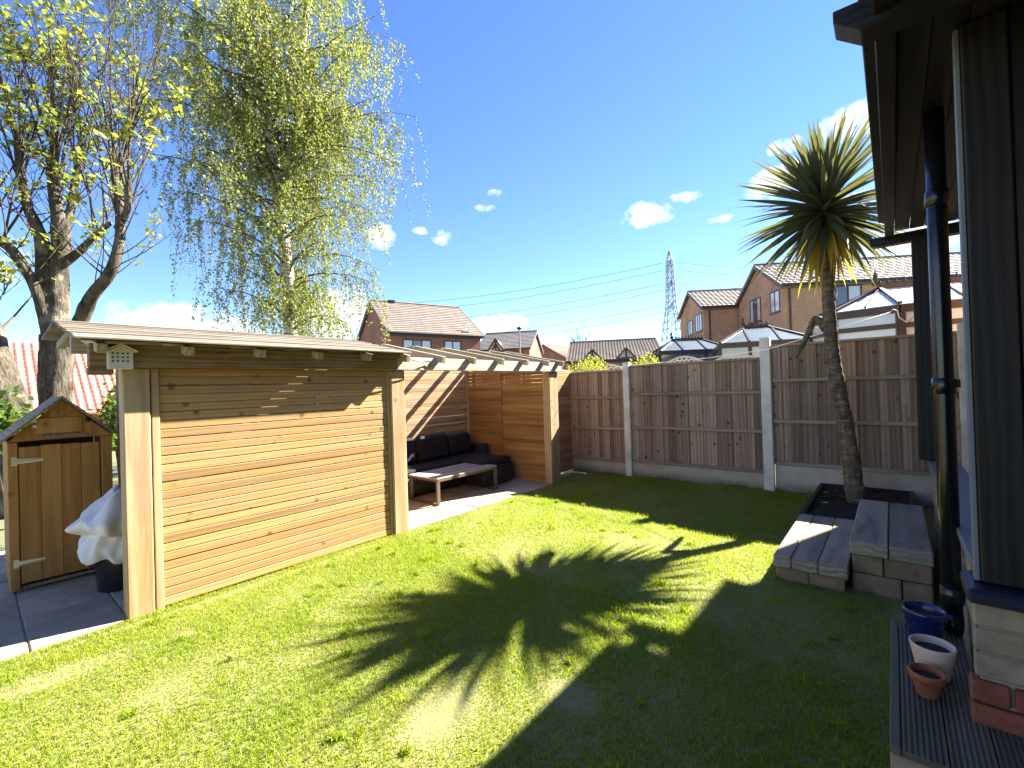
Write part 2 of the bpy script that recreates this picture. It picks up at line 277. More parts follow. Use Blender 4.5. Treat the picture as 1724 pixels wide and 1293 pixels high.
# ------------------------------------------------------------------ geometry helpers
class MB:
    def __init__(s): s.v = []; s.f = []
    def box(s, x0, x1, y0, y1, z0, z1):
        n = len(s.v); s.v += [(x, y, z) for z in (z0, z1) for x, y in ((x0, y0), (x1, y0), (x1, y1), (x0, y1))]
        s.f += [tuple(n+i for i in q) for q in ((3, 2, 1, 0), (4, 5, 6, 7), (0, 1, 5, 4), (1, 2, 6, 5), (2, 3, 7, 6), (3, 0, 4, 7))]; return s
    def bar(s, a, b, w, h, upv=(0, 0, 1)):
        a, b = Vector(a), Vector(b); d = (b-a).normalized(); sd = d.cross(Vector(upv))
        if sd.length < 1e-4: sd = d.cross(Vector((1, 0, 0)))
        sd.normalize(); uv = sd.cross(d); n = len(s.v)
        for p in (a, b):
            for i, j in ((-1, -1), (1, -1), (1, 1), (-1, 1)): s.v.append(tuple(p + sd*(i*w/2) + uv*(j*h/2)))
        s.f += [tuple(n+i for i in q) for q in ((0, 1, 2, 3), (7, 6, 5, 4), (1, 0, 4, 5), (2, 1, 5, 6), (3, 2, 6, 7), (0, 3, 7, 4))]; return s
    def tube(s, pts, rr, n=8, cap=True, jig=0.0):
        pts = [Vector(p) for p in pts]; L = len(pts); rr = rr if hasattr(rr, '__len__') else [rr]*L; b = len(s.v); ref = Vector((.31, .17, .94)) if abs((pts[-1]-pts[0]).normalized().z) < .8 else Vector((1, .1, 0))
        for i, p in enumerate(pts):
            d = (pts[min(i+1, L-1)]-pts[max(i-1, 0)]).normalized(); x = d.cross(ref).normalized(); y = x.cross(d)
            for j in range(n):
                a = 2*math.pi*j/n; q = rr[i]*(1+random.uniform(-jig, jig)); s.v.append(tuple(p + x*(q*math.cos(a)) + y*(q*math.sin(a))))
        for i in range(L-1):
            for j in range(n): k = (j+1) % n; s.f.append((b+i*n+j, b+i*n+k, b+(i+1)*n+k, b+(i+1)*n+j))
        if cap: s.f.append(tuple(b+j for j in range(n))[::-1]); s.f.append(tuple(b+(L-1)*n+j for j in range(n)))
        return s
    def barktube(s, pts, rr, n=18, step=.07, amp=.09, seed=0.0, ring=0.0):
        from mathutils import noise as mn
        P = [Vector(p) for p in pts]; q = []; r = []
        for i in range(len(P)-1):
            m_ = max(1, int((P[i+1]-P[i]).length/step))
            p0, p3 = P[max(i-1, 0)], P[min(i+2, len(P)-1)]
            for j in range(m_):
                t = j/m_; t2 = t*t; t3 = t2*t
                q.append(.5*((2*P[i])+(P[i+1]-p0)*t+(2*p0-5*P[i]+4*P[i+1]-p3)*t2+(3*P[i]-p0-3*P[i+1]+p3)*t3)); r.append(rr[i]*(1-t)+rr[i+1]*t)
        q.append(P[-1]); r.append(rr[-1]); b = len(s.v); s.tube(q, r, n)
        for i in range(len(q)):
            for j in range(n):
                v = Vector(s.v[b+i*n+j]); d = v-q[i]; f = mn.noise(Vector((v.x*7+seed, v.y*7, v.z*3)))+.6*mn.noise(Vector((v.x*22, v.y*22+seed, v.z*9)))
                s.v[b+i*n+j] = tuple(q[i]+d*(1+amp*f+(ring if i % 2 else -ring)))
        return s
    def lathe(s, prof, n=28, c=(0, 0, 0)):
        b = len(s.v); L = len(prof)
        for r, z in prof:
            for j in range(n): a = 2*math.pi*j/n; s.v.append((c[0]+r*math.cos(a), c[1]+r*math.sin(a), c[2]+z))
        for i in range(L-1):
            for j in range(n): k = (j+1) % n; s.f.append((b+i*n+j, b+i*n+k, b+(i+1)*n+k, b+(i+1)*n+j))
        s.f.append(tuple(b+j for j in range(n))[::-1]); s.f.append(tuple(b+(L-1)*n+j for j in range(n))); return s
    def poly(s, pts): n = len(s.v); s.v += [tuple(p) for p in pts]; s.f.append(tuple(range(n, n+len(pts)))); return s
    def prism(s, pts, off):
        n = len(s.v); L = len(pts); off = Vector(off); s.v += [tuple(p) for p in pts] + [tuple(Vector(p)+off) for p in pts]
        s.f.append(tuple(range(n, n+L))[::-1]); s.f.append(tuple(range(n+L, n+2*L)))
        for i in range(L): j = (i+1) % L; s.f.append((n+i, n+j, n+L+j, n+L+i))
        return s
    def mesh(s, name, mat=None, smooth=False, bevel=0.0):
        me = bpy.data.meshes.new(name); me.from_pydata(s.v, [], s.f)
        bm = bmesh.new(); bm.from_mesh(me); bmesh.ops.recalc_face_normals(bm, faces=bm.faces)
        if bevel: bmesh.ops.bevel(bm, geom=[e for e in bm.edges if e.is_manifold and e.calc_face_angle(0) > .5], offset=bevel, segments=1, affect='EDGES', clamp_overlap=True)
        bm.to_mesh(me); bm.free()
        if smooth:
            for p in me.polygons: p.use_smooth = True
        if mat: me.materials.append(mat)
        return me
def link(name, data, parent=None, loc=(0, 0, 0), rot=(0, 0, 0)):
    o = bpy.data.objects.new(name, data); COL.objects.link(o); o.location = loc; o.rotation_euler = rot
    if parent is not None: o.parent = parent
    return o
def tag(o, label=None, cat=None, group=None, kind=None):
    for a, b in (('label', label), ('category', cat), ('group', group), ('kind', kind)):
        if b: o[a] = b
    return o
def thing(name, label, cat, loc=(0, 0, 0), rz=0.0, group=None): return tag(link(name, None, None, loc, (0, 0, rz)), label, cat, group)
def part(name, mb, mat, parent, bevel=0.0, smooth=False, loc=(0, 0, 0), rot=(0, 0, 0)): return link(name, mb.mesh(name, mat, smooth, bevel), parent, loc, rot)
def solo(name, mb, mat, label, cat, group=None, bevel=0.0, smooth=False, loc=(0, 0, 0), kind=None): return tag(part(name, mb, mat, None, bevel, smooth, loc), label, cat, group, kind)
BOXC = {}
def bxmesh(name, dx, dy, dz, mat, bevel):
    key = (name, round(dx, 4), round(dy, 4), round(dz, 4), mat.name)
    if key not in BOXC: BOXC[key] = MB().box(-dx/2, dx/2, -dy/2, dy/2, -dz/2, dz/2).mesh(name, mat, False, bevel)
    return BOXC[key]
def bx(name, x0, x1, y0, y1, z0, z1, mat, parent, bevel=.004, rot=(0, 0, 0)):
    return link(name, bxmesh(name, x1-x0, y1-y0, z1-z0, mat, bevel), parent, ((x0+x1)/2, (y0+y1)/2, (z0+z1)/2), rot)
U = random.uniform

# ------------------------------------------------------------------ ground, lawn, patio
g = MB(); g.poly([(-900, -900, -.06), (900, -900, -.06), (900, 900, -.06), (-900, 900, -.06)])
tag(part('ground', g, M['ground'], None), kind='structure')
def gh(x, y): return .012*math.sin(1.7*x+.6)*math.cos(1.3*y-.4) + .006*math.sin(4.1*x+2.2*y)
def ghn(x, y): return .012*np.sin(1.7*x+.6)*np.cos(1.3*y-.4) + .006*np.sin(4.1*x+2.2*y)
LX0, LX1, LY0, LY1 = -3.95, .95, -3.0, 6.74
NX, NY = 60, 110; xs = np.linspace(LX0, LX1, NX); ys = np.linspace(LY0, LY1, NY)
lv = [(x, y, gh(x, y)-.012) for y in ys for x in xs]; lf = [(j*NX+i, j*NX+i+1, (j+1)*NX+i+1, (j+1)*NX+i) for j in range(NY-1) for i in range(NX-1)]
me = bpy.data.meshes.new('lawn'); me.from_pydata(lv, [], lf); me.materials.append(M['soil_lawn']); tag(link('lawn', me), kind='structure')
# bare patches: x, y, rx, ry, strength
BARE = [(-1.6, 1.34, .10, .15, 1.0), (-1.21, 1.80, .11, .07, 1.0), (-3.44, .25, .10, .22, .85), (-3.36, .82, .05, .05, .7), (-2.2, 2.9, .12, .08, .35), 
        (-.5, 2.7, .15, .1, .4), (-3.8, .9, .04, .5, .5), (-3.82, 1.8, .03, .8, .5), (-2.9, 1.5, .1, .07, .35), (-1.9, 3.9, .3, .12, .3), (-2.75, .6, .12, .1, .3)]
def blades(n, x0, x1, y0, y1, hmin, hmax, wmin, wmax, seg):
    x = rng.uniform(x0, x1, n); y = rng.uniform(y0, y1, n)
    keep = np.ones(n, bool); hs = np.ones(n)
    for bxx, byy, rx, ry, s in BARE:
        d = np.sqrt(((x-bxx)/rx)**2 + ((y-byy)/ry)**2) + rng.normal(0, .18, n); k_ = np.clip(1.7-d, 0, 1)*s
        keep &= rng.uniform(0, 1, n) > k_; hs *= 1-.4*k_
    keep &= ~((x > -.70) & (x < .6) & (y > 3.77) & (y < 5.05)); keep &= ~((x > -.25) & (x < .3) & (y > 3.84) & (y < 5.2)); keep &= ~((x > -.72) & (x < .3) & (y > 5.05)); keep &= ~((x > -.05) & (y > 2.06))
    keep &= ~((x < -3.895) & ((y < .62) | (y > 2.93)))
    x, y, hs = x[keep], y[keep], hs[keep]; n = len(x)
    patch = .75+.5*np.clip(np.sin(3.1*x+1.3*np.sin(2.2*y))*np.sin(2.7*y+1.1*np.sin(3.3*x)), -1, 1)*.5+.1*np.sin(11*x+7*y)
    h = rng.uniform(hmin, hmax, n)*hs*patch; w = rng.uniform(wmin, wmax, n); a = rng.uniform(0, 2*np.pi, n); lean = rng.uniform(.1, 1.15, n)*h; b = rng.uniform(0, 2*np.pi, n)
    z = ghn(x, y)-.014; dx, dy = np.cos(a)*w/2, np.sin(a)*w/2; lx, ly = np.cos(b)*lean, np.sin(b)*lean
    r = rng.uniform(0, 1, n)
    if seg == 2:
        V = np.stack([np.stack([x-dx, y-dy, z], 1), np.stack([x+dx, y+dy, z], 1), np.stack([x+dx*.8+lx*.35, y+dy*.8+ly*.35, z+h*.62], 1), np.stack([x-dx*.8+lx*.35, y-dy*.8+ly*.35, z+h*.62], 1), np.stack([x+lx, y+ly, z+h*.92], 1)], 1).reshape(-1, 3)
        H = np.tile([0, 0, .6, .6, 1.0], n); Rr = np.repeat(r, 5); nv = 5; base = np.arange(n)[:, None]*5
        loops = np.concatenate([base+np.array([0, 1, 2, 3]), base+np.array([3, 2, 4])], 1).reshape(-1); sizes = np.tile([4, 3], n)
    else:
        V = np.stack([np.stack([x-dx, y-dy, z], 1), np.stack([x+dx, y+dy, z], 1), np.stack([x+lx, y+ly, z+h], 1)], 1).reshape(-1, 3)
        H = np.tile([0, 0, 1.0], n); Rr = np.repeat(r, 3); loops = np.arange(n*3); sizes = np.full(n, 3)
    return V, H, Rr, loops, sizes
def npmesh(name, V, loops, sizes, mat, attrs):
    me = bpy.data.meshes.new(name); me.vertices.add(len(V)); me.vertices.foreach_set('co', V.astype(np.float32).ravel())
    me.loops.add(len(loops)); me.loops.foreach_set('vertex_index', loops.astype(np.int32)); me.polygons.add(len(sizes))
    st = np.concatenate([[0], np.cumsum(sizes)[:-1]]); me.polygons.foreach_set('loop_start', st.astype(np.int32)); me.polygons.foreach_set('loop_total', sizes.astype(np.int32))
    me.update(calc_edges=True)
    for a, (dom, d) in attrs.items(): me.attributes.new(a, 'FLOAT', dom).data.foreach_set('value', d.astype(np.float32))
    me.materials.append(mat); return me
sets = [blades(240000, -3.94, .2, .0, 2.8, .016, .036, .0024, .0046, 2), blades(170000, -3.9, .2, 2.8, 6.72, .018, .036, .0035, .007, 1), blades(60000, -3.9, .9, -2.9, 0, .02, .045, .003, .006, 1), blades(5000, -3.9, .2, 0, 6.7, .035, .065, .0025, .005, 2)]
for _ in range(90):
    tx, ty = float(rng.uniform(-3.8, -.2)), float(rng.uniform(.3, 5.5)); rr0 = float(rng.uniform(.015, .05))
    sets.append(blades(int(rng.uniform(25, 80)), tx-rr0, tx+rr0, ty-rr0, ty+rr0, .03, .062, .004, .008, 2))
Vs, Hs, Rs, Ls, Ss = [], [], [], [], []; off = 0
for V, H, Rr, l, s in sets: Vs.append(V); Hs.append(H); Rs.append(Rr); Ls.append(l+off); Ss.append(s); off += len(V)
me = npmesh('grass', np.concatenate(Vs), np.concatenate(Ls), np.concatenate(Ss), M['grass'], {'hgt': ('POINT', np.concatenate(Hs)), 'rnd': ('POINT', np.concatenate(Rs))})
tag(link('grass', me), 'short mown green grass of the lawn with a few dry patches', 'grass', kind='stuff')
# patio with separate slabs
pb = MB().box(-6.6, -3.955, -3.0, 5.62, -.05, -.006)
patio = tag(part('patio', pb, M['mortar'], None), kind='structure')
y = -1.6; slabvar = {}
while y < 5.55:
    hgt = random.choice([.3, .45, .45, .6]); hgt = min(hgt, 5.6-y)
    if hgt < .12: break
    x = -3.975 if .5 < y+hgt/2 < 2.98 else -3.905
    while x > -6.2:
        w = random.choice([.3, .45, .6, .6]); key = (w, round(hgt, 2))
        if key not in slabvar:
            mb = MB().box(-w/2+.0035, w/2-.0035, -hgt/2+.0035, hgt/2-.0035, -.02, 0); slabvar[key] = mb.mesh('slab', M['slab'], False, .006)
        link('slab', slabvar[key], patio, (x-w/2, y+hgt/2, U(.0, .004)), (U(-.003, .003), U(-.003, .003), 0)); x -= w
    y += hgt

# ------------------------------------------------------------------ slatted garden shelter
sh = thing('garden_shelter', 'slatted pine garden shelter with boarded roof and open pergola end', 'shelter', (-3.9, .7, 0))
ox, oy = -3.9, .7
def sb(name, x0, x1, y0, y1, z0, z1, mat, bev=.005, rot=(0, 0, 0), parent=None): return bx(name, x0-ox, x1-ox, y0-oy, y1-oy, z0, z1, mat, parent or sh, bev, rot)
ZB = 1.664
for (y0, y1) in ((.645, .79), (2.745, 2.915), (5.515, 5.66)): sb('post', -4.03, -3.90, y0, y1, -.03, ZB, M['post'], .008)
sb('post', -3.985, -3.905, 5.66, 5.745, -.03, ZB, M['post'], .006)
sb('post', -5.74, -5.61, .90, 1.03, -.03, 1.9, M['beam'], .008); sb('post', -5.74, -5.61, 2.8, 2.93, -.03, 1.9, M['beam'], .008); sb('post', -5.74, -5.61, 5.52, 5.65, -.03, 1.9, M['beam'], .008)
# battens beside the posts
sb('batten', -3.955, -3.915, .80, .845, -.02, ZB-.003, M['post'], .004); sb('batten', -3.955, -3.925, 2.715, 2.742, -.02, ZB-.003, M['post'], .003)
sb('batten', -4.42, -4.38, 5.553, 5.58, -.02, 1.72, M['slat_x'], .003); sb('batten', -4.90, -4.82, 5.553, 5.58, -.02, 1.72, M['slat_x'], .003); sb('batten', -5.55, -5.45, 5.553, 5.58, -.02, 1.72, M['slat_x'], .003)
# front slats
n = 27; p = ZB/n
for i in range(n):
    hgt = p-.0038
    o = sb('slat', -3.955, -3.935, .847, 2.714, i*p+.002, i*p+.002+round(hgt, 4), M['slat'], .0042, (U(-.0012, .0012), U(-.016, .016), 0)); o.location.x += U(-.002, .002)
for yb in (1.45, 2.1): sb('batten', -3.985, -3.957, yb, yb+.045, -.02, ZB-.003, M['beam'], .003)
# rear slats
n = 32; p = 1.9/n
for i in range(n):
    o = sb('slat', -5.655, -5.635, 1.03, 5.50, i*p+.002, i*p+.002+round(p-.0022, 4), M['slat_back'], .002, (U(-.0003, .0003), U(-.015, .015), 0)); o.location.x += U(-.002, .002)
# end wall slats
n = 30; p = 1.75/n
for i in range(n):
    gap = .007 if i > 24 else .0012
    for (xa, xb) in ((-5.633, -4.865), (-4.858, -4.035)):
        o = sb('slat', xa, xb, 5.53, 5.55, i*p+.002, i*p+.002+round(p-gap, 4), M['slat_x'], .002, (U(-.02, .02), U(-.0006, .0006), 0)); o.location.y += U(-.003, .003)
# added hidden partition that darkens the store behind the front slat gaps
n = 26; p = 1.74/n
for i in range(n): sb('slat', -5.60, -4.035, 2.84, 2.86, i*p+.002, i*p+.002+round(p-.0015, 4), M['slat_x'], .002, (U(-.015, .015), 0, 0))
# short return panel to the fence
n = 29; p = 1.72/n
for i in range(n): sb('slat', -4.315, -4.295, 5.60, 6.70, i*p+.002, i*p+.002+round(p-.0012, 4), M['slat'], .002, (0, U(-.02, .02), 0))
# beams
sb('beam', -3.91, -3.862, .48, 2.80, ZB+.001, 1.815, M['beam'], .006)
sb('beam', -4.00, -3.935, .60, 2.80, 1.60-.0, 1.655, M['beam'], .005) if False else None
sb('beam', -3.91, -3.862, 2.803, 5.82, ZB+.001, 1.80, M['beam_pale'], .006)
sb('beam', -3.985, -3.915, .485, 5.80, ZB+.003, 1.76, M['beam'], .005)
sb('beam', -3.93, -3.865, .475, .60, 1.615, ZB-.002, M['beam'], .005)
sb('ridge_beam', -4.89, -4.84, .5, 5.84, 1.82, 1.995, M['beam_pale'], .005)
sb('beam', -5.72, -5.64, .85, 5.72, 1.905, 1.98, M['beam'], .005)
SL = math.atan2(.235, 1.1)
def rafter(yc, w=.05, hgt=.075, parent=sh):
    a = Vector((-3.755-ox, yc-oy, 1.775)); b = Vector((-4.87-ox, yc-oy, 2.01)); part('rafter', MB().bar(a, b, w, hgt), M['rafter'], parent, .003)
    part('rafter', MB().bar((-4.875-ox, yc-oy, 2.008), (-5.75-ox, yc-oy, 1.955), w, hgt), M['rafter'], parent, .003)
for yc in (.53, .99, 1.465, 1.935, 2.41): rafter(yc, .055, .06)
for yc in (2.86, 3.335, 3.82, 4.324, 4.825, 5.31, 5.69): rafter(yc)
# roof boards
nb = 8; bw = 1.16/nb
for i in range(nb):
    t = i*bw; cx = -3.725-(t+bw/2)*math.cos(SL); cz = 1.822+(t+bw/2)*math.sin(SL)
    mesh = bxmesh('roof_board', bw+.036, 2.47, .016, M['roofboard'], .003)
    o = link('roof_board', mesh, sh, (cx-ox, 1.635-oy+U(-.012, .012), cz+.006+U(-.002, .003)), (0, SL-.075, U(-.002, .002)))
part('sun_block_sheet', MB().bar((-3.80-ox, 1.635-oy, 1.8265), (-4.86-ox, 1.635-oy, 2.053), 2.40, .008), M['beam'], sh)  # added hidden sheet, put in to block sun slits between the boards
for i in range(6):
    link('roof_board', bxmesh('roof_board', .152, 2.45, .018, M['roofboard'], .003), sh, (-4.94-.15*i-ox, 1.635-oy, 2.062-.009*i), (0, -.06, 0))
# loose cable hanging at the roof end
pts = [(-3.78, 2.85, 1.80), (-3.80, 2.95, 1.765), (-3.82, 3.08, 1.75), (-3.84, 3.2, 1.76), (-3.85, 3.22, 1.70)]
solo('cable', MB().tube(pts, .006, 6), M['blackplastic'], 'thin dark cable drooping from the roof end onto the pergola beam', 'cable', smooth=True)
# insect hotel
ih = thing('insect_hotel', 'small pale wooden insect house hung on the shelter corner', 'insect house', (-3.845, .625, 1.65))
part('body', MB().prism([(-.015, -.062, 0), (-.015, .062, 0), (-.015, .062, .115), (-.015, 0, .15), (-.015, -.062, .115)], (.06, 0, 0)), M['cream'], ih, .002)
for s in (-1, 1): part('roof', MB().bar((.018, 0, .157), (.018, s*.085, .112), .085, .010, (1, 0, 0)) if False else MB().prism([(-.02, 0, .153), (-.02, s*.085, .108), (-.02, s*.085, .118), (-.02, 0, .164)], (.085, 0, 0)), M['cream'], ih, .001)
for i in range(4):
    for j in range(3): part('hole', MB().lathe([(.006, 0), (.006, .002)], 8), M['blackplastic'], ih, loc=(.0455, -.04+.025*i, .05+.025*j), rot=(0, math.pi/2, 0))

# ------------------------------------------------------------------ corner sofa and coffee table
sf = thing('corner_sofa', 'dark rattan corner sofa with charcoal cushions under the pergola', 'sofa', (-5.55, 5.4, 0))
def sfb(name, x0, x1, y0, y1, z0, z1, mat, bev, par=None): return bx(name, x0+5.55, x1+5.55, y0-5.4, y1-5.4, z0, z1, mat, par or sf, bev)
sfb('base', -5.60, -4.98, 2.95, 5.40, .03, .27, M['rattan'], .012); sfb('chaise_base', -4.975, -4.55, 4.74, 5.40, .03, .27, M['rattan'], .012)
sfb('back_frame', -5.61, -5.53, 2.95, 5.42, .275, .60, M['rattan'], .012); sfb('armrest', -5.525, -5.14, 5.405, 5.47, .04, .54, M['rattan'], .012)
sfb('chaise_top', -5.0, -4.55, 4.745, 5.40, .273, .30, M['rattan'], .008)
for (y0, y1) in ((2.97, 3.68), (3.69, 4.40), (4.41, 4.73)): sfb('seat_cushion', -5.50, -4.99, y0, y1, .275, .375, M['cushion'], .025)
sfb('seat_cushion', -5.50, -4.57, 4.74, 5.39, .305, .39, M['cushion'], .025)
for (y0, y1) in ((2.99, 3.60), (3.61, 4.22), (4.23, 4.84)):
    o = sfb('back_cushion', -5.52, -5.38, y0, y1, .38, .76, M['cushion'], .045); o.rotation_euler = (U(-.02, .02), -.16, 0)
o = sfb('back_cushion', -5.52, -5.38, 4.86, 5.36, .40, .72, M['cushion'], .045); o.rotation_euler = (.03, -.14, 0)
tb = thing('coffee_table', 'low grey slatted coffee table with metal loop legs', 'table', (-4.66, 4.27, 0))
for i in range(6): link('slat', bxmesh('slat', .088, 1.13, .02, M['tabletop'], .003), tb, (-.235+.094*i, 0, .333))
part('frame', MB().bar((-.27, -.55, .309), (-.27, .55, .309), .03, .025).bar((.27, -.55, .309), (.27, .55, .309), .03, .025), M['metal_table'], tb)
for s in (-1, 1):
    lg = MB().bar((-.27, s*.535, .296), (-.27, s*.535, .012), .03, .045, (0, 1, 0)).bar((.27, s*.535, .296), (.27, s*.535, .012), .03, .045, (0, 1, 0)).bar((-.255, s*.535, .0135), (.255, s*.535, .0135), .045, .025).bar((-.255, s*.535, .308), (.255, s*.535, .308), .045, .02)
    part('leg_loop', lg, M['metal_table'], tb)

# ------------------------------------------------------------------ wooden tool shed, bin and bag
sd = thing('tool_shed', 'small honey coloured wooden tool shed with pitched roof beside the shelter', 'shed', (-5.15, .47, 0))
W2 = .30
def sdb(name, x0, x1, y0, y1, z0, z1, mat, bev=.004): return bx(name, x0, x1, y0, y1, z0, z1, mat, sd, bev)
sdb('side_wall', -.72, 0, -W2, -W2+.018, .03, 1.16, M['shed']); sdb('side_wall', -.72, 0, W2-.018, W2, .03, 1.16, M['shed']); sdb('rear_wall', -.72, -.702, -W2+.02, W2-.02, .03, 1.16, M['shed'])
sdb('floor_panel', -.70, -.003, -W2+.02, W2-.02, .02, .045, M['shedroof'])
sdb('frame_post', 0.001, .022, -W2, -W2+.055, .02, 1.15, M['shed']); sdb('frame_post', .001, .022, W2-.07, W2, .02, 1.15, M['shed'])
part('gable_board', MB().prism([(.002, -W2, 1.155), (.002, W2, 1.155), (.002, 0, 1.468)], (.016, 0, 0)), M['shed'], sd, .002)
sdb('gable_board', .0185, .028, -.145, .12, 1.205, 1.325, M['shed'], .002)
sdb('cross_rail', .0185, .030, -.115, .15, 1.165, 1.192, M['shedroof'], .003)
for i in range(4):
    y0 = -W2+.06+i*.116; sdb('door_plank', .004, .020, y0, y0+.1145, .07, 1.115-.004*abs(i-1), M['shed'], .003)
for z in (1.0, .22):
    hg = part('hinge', MB().prism([(.0205, -W2+.02, z-.03), (.0205, -W2+.05, z-.03), (.0205, -W2+.05, z-.014), (.0205, -W2+.19, z-.008), (.0205, -W2+.19, z+.006), (.0205, -W2+.05, z+.014), (.0205, -W2+.05, z+.03), (.0205, -W2+.02, z+.03)], (.004, 0, .012)), M['steel'], sd)
for z in (1.305, 1.265): sdb('catch_plate', .0285, .034, -.165, -.14, z-.012, z+.012, M['white'], .002)
part('turn_button', MB().lathe([(.018, 0), (.022, .008), (.014, .018), (.004, .02)], 14), M['dark'], sd, loc=(.029, .155, 1.30), rot=(0, math.pi/2, 0), smooth=True)
for s in (-1, 1):
    a = math.atan2(.345, .355)*s
    for j in range(3):
        t = .075+.155*j; link('roof_board', bxmesh('roof_board', .82, .165, .016, M['shedroof'], .003), sd, (-.34, s*t*math.cos(a), 1.482-t*math.sin(abs(a))+.004), (-a, 0, 0))
bn = thing('plastic_tub', 'black plastic tub standing in front of the tool shed', 'tub', (-4.66, .74, .003))
part('body', MB().lathe([(.135, 0), (.145, .01), (.165, .29), (.178, .29), (.178, .315), (.160, .315), (.14, .03)], 32), M['blackplastic'], bn, smooth=False)
part('handle', MB().tube([(-.02, -.172, .25), (-.01, -.20, .22), (.05, -.19, .20), (.07, -.165, .25)], .006, 6), M['blackplastic'], bn)
def crumple(name, rings, seg, seed, mat, lab, cat, loc):
    random.seed(seed); vv = []; ff = []
    ph = [U(0, 6.3) for _ in range(8)]
    for i, (r, z, cx, cy) in enumerate(rings):
        for j in range(seg):
            a = 2*math.pi*j/seg; q = r*(1+.05*math.sin(3*a+ph[0]+z*9)+.055*math.sin(5*a+ph[1]-z*14)+.05*math.sin(9*a+ph[2]+z*22)+.03*math.sin(14*a+ph[3])+U(-.015, .015)); vv.append((cx+q*math.cos(a), cy+q*math.sin(a), z+.018*math.sin(4*a+ph[4])+.012*math.sin(7*a+ph[5])))
    for i in range(len(rings)-1):
        for j in range(seg): k = (j+1) % seg; ff.append((i*seg+j, i*seg+k, (i+1)*seg+k, (i+1)*seg+j))
    ff.append(tuple((len(rings)-1)*seg+j for j in range(seg)))
    from mathutils import noise as mn
    for i, v in enumerate(vv):
        v = Vector(v); c = Vector((0, 0, v.z)); d = v-c
        f = abs(mn.noise(v*7+Vector((seed, 0, 0))))*.30-.08+.10*mn.noise(v*19); w_ = abs(mn.noise(Vector((v.x*5, v.y*5, v.z*13+3))))
        vv[i] = tuple(c+d*(1-f*.5)+Vector((0, 0, .06*mn.noise(v*6)-.03*w_)))
    me = bpy.data.meshes.new(name); me.from_pydata(vv, [], ff)
    for q in me.polygons: q.use_smooth = True
    me.materials.append(mat); o = link(name, me, None, loc); sm = o.modifiers.new('s', 'SUBSURF'); sm.levels = 1; sm.render_levels = 1; return tag(o, lab, cat)
crumple('woven_bag', [(.185, .235, 0, 0), (.20, .27, 0, -.005), (.215, .34, -.01, -.01), (.20, .40, -.01, 0), (.15, .445, 0, .01), (.19, .46, 0, -.02), (.225, .475, .01, -.03), (.235, .50, .01, -.035), (.235, .53, .01, -.025), (.235, .56, 0, -.01), (.225, .60, 0, .015), (.20, .65, 0, .05), (.175, .70, 0, .08), (.15, .735, 0, .10), (.125, .75, 0, .11), (.11, .72, 0, .11), (.10, .64, 0, .09), (.09, .55, 0, .06)], 64, 5, M['bag'], 'crumpled white woven sack stuffed on top of the black tub', 'sack', (-4.66, .72, .0))
random.seed(21)

# ------------------------------------------------------------------ back fence
D = 6.75; FG = 'concrete fence posts along the back'
def cpost(x, w, z1, lab):
    mb = MB().box(-w/2, w/2, -.05, .05, -.05, z1-.02); mb.prism([(-w/2, -.05, z1-.0195), (w/2, -.05, z1-.0195), (w/2, .05, z1-.0195), (-w/2, .05, z1-.0195)], (0, 0, .0195)); return solo('concrete_post', MB().box(-w/2, w/2, -.05, .05, -.05, z1), M['concrete'], lab, 'post', FG, .008, loc=(x, D-.03, 0))
cpost(-3.24, .105, 1.79, 'slim pale concrete fence post left of the widest fence panel')
cpost(-1.27, .12, 2.00, 'tall white concrete fence post beside the palm trunk')
cpost(.60, .12, 1.98, 'concrete fence post glimpsed behind the black downpipe')
def panel(x0, x1, z0, z1, lab, edge=False):
    t = thing('fence_panel', lab, 'fence panel', ((x0+x1)/2, D, z0), 0, 'vertical board fence panels'); w = x1-x0
    nb = max(4, round(w/.098)); pw = w/nb; hh = z1-z0
    for i in range(nb):
        yy = .0 if i % 2 == 0 else .014
        link('board', bxmesh('board', round(pw+.018, 3), .012, round(hh-.03, 3), M['fence'], .002), t, (-w/2+pw*(i+.5), yy+U(-.001, .001), hh/2-.012), (U(-.004, .004), U(-.004, .004), U(-.06, .06)))
    for z in (.0225, hh*.36, hh*.70): bx('rail', -w/2, w/2, -.045, -.008, z-.022, z+.022, M['fencerail'], t, .004)
    bx('capping_rail', -w/2, w/2, -.04, .03, hh-.03, hh, M['fencerail'], t, .004)
    if edge: bx('edge_post', -w/2-.035, -w/2-.002, -.04, .02, -z0-.02, hh-.0, M['fence'], t, .004)
panel(-4.29, -3.295, .187, 1.686, 'narrow fence panel between the shelter and the slim concrete post', True)
panel(-3.185, -1.335, .211, 1.745, 'wide weathered fence panel between the two visible concrete posts')
panel(-1.205, .535, .34, 1.90, 'tall fence panel behind the palm trunk')
panel(.665, 1.0, .34, 1.90, 'short fence panel seen right of the downpipe against the house')
def gboard(x0, x1, z1, lab): solo('gravel_board', MB().box(-(x1-x0)/2, (x1-x0)/2, -.022, .022, -.05, z1), M['gravel'], lab, 'gravel board', 'concrete gravel boards under the fence', .006, loc=((x0+x1)/2, D-.008, 0))
gboard(-4.30, -3.295, .184, 'short concrete gravel board under the narrow fence panel'); gboard(-3.185, -1.335, .208, 'long stained concrete gravel board under the widest fence panel')
gboard(-1.205, .535, .337, 'deep concrete gravel board behind the raised bed'); gboard(.665, 1.0, .337, 'concrete gravel board beside the house wall')
cl = [(-4.1, 6.4, 1.66), (-3.03, 6.45, 1.725), (-1.9, 6.45, 1.765), (-1.2, 6.4, 1.82), (-.58, 6.3, 1.965), (.0, 6.3, 2.12)]
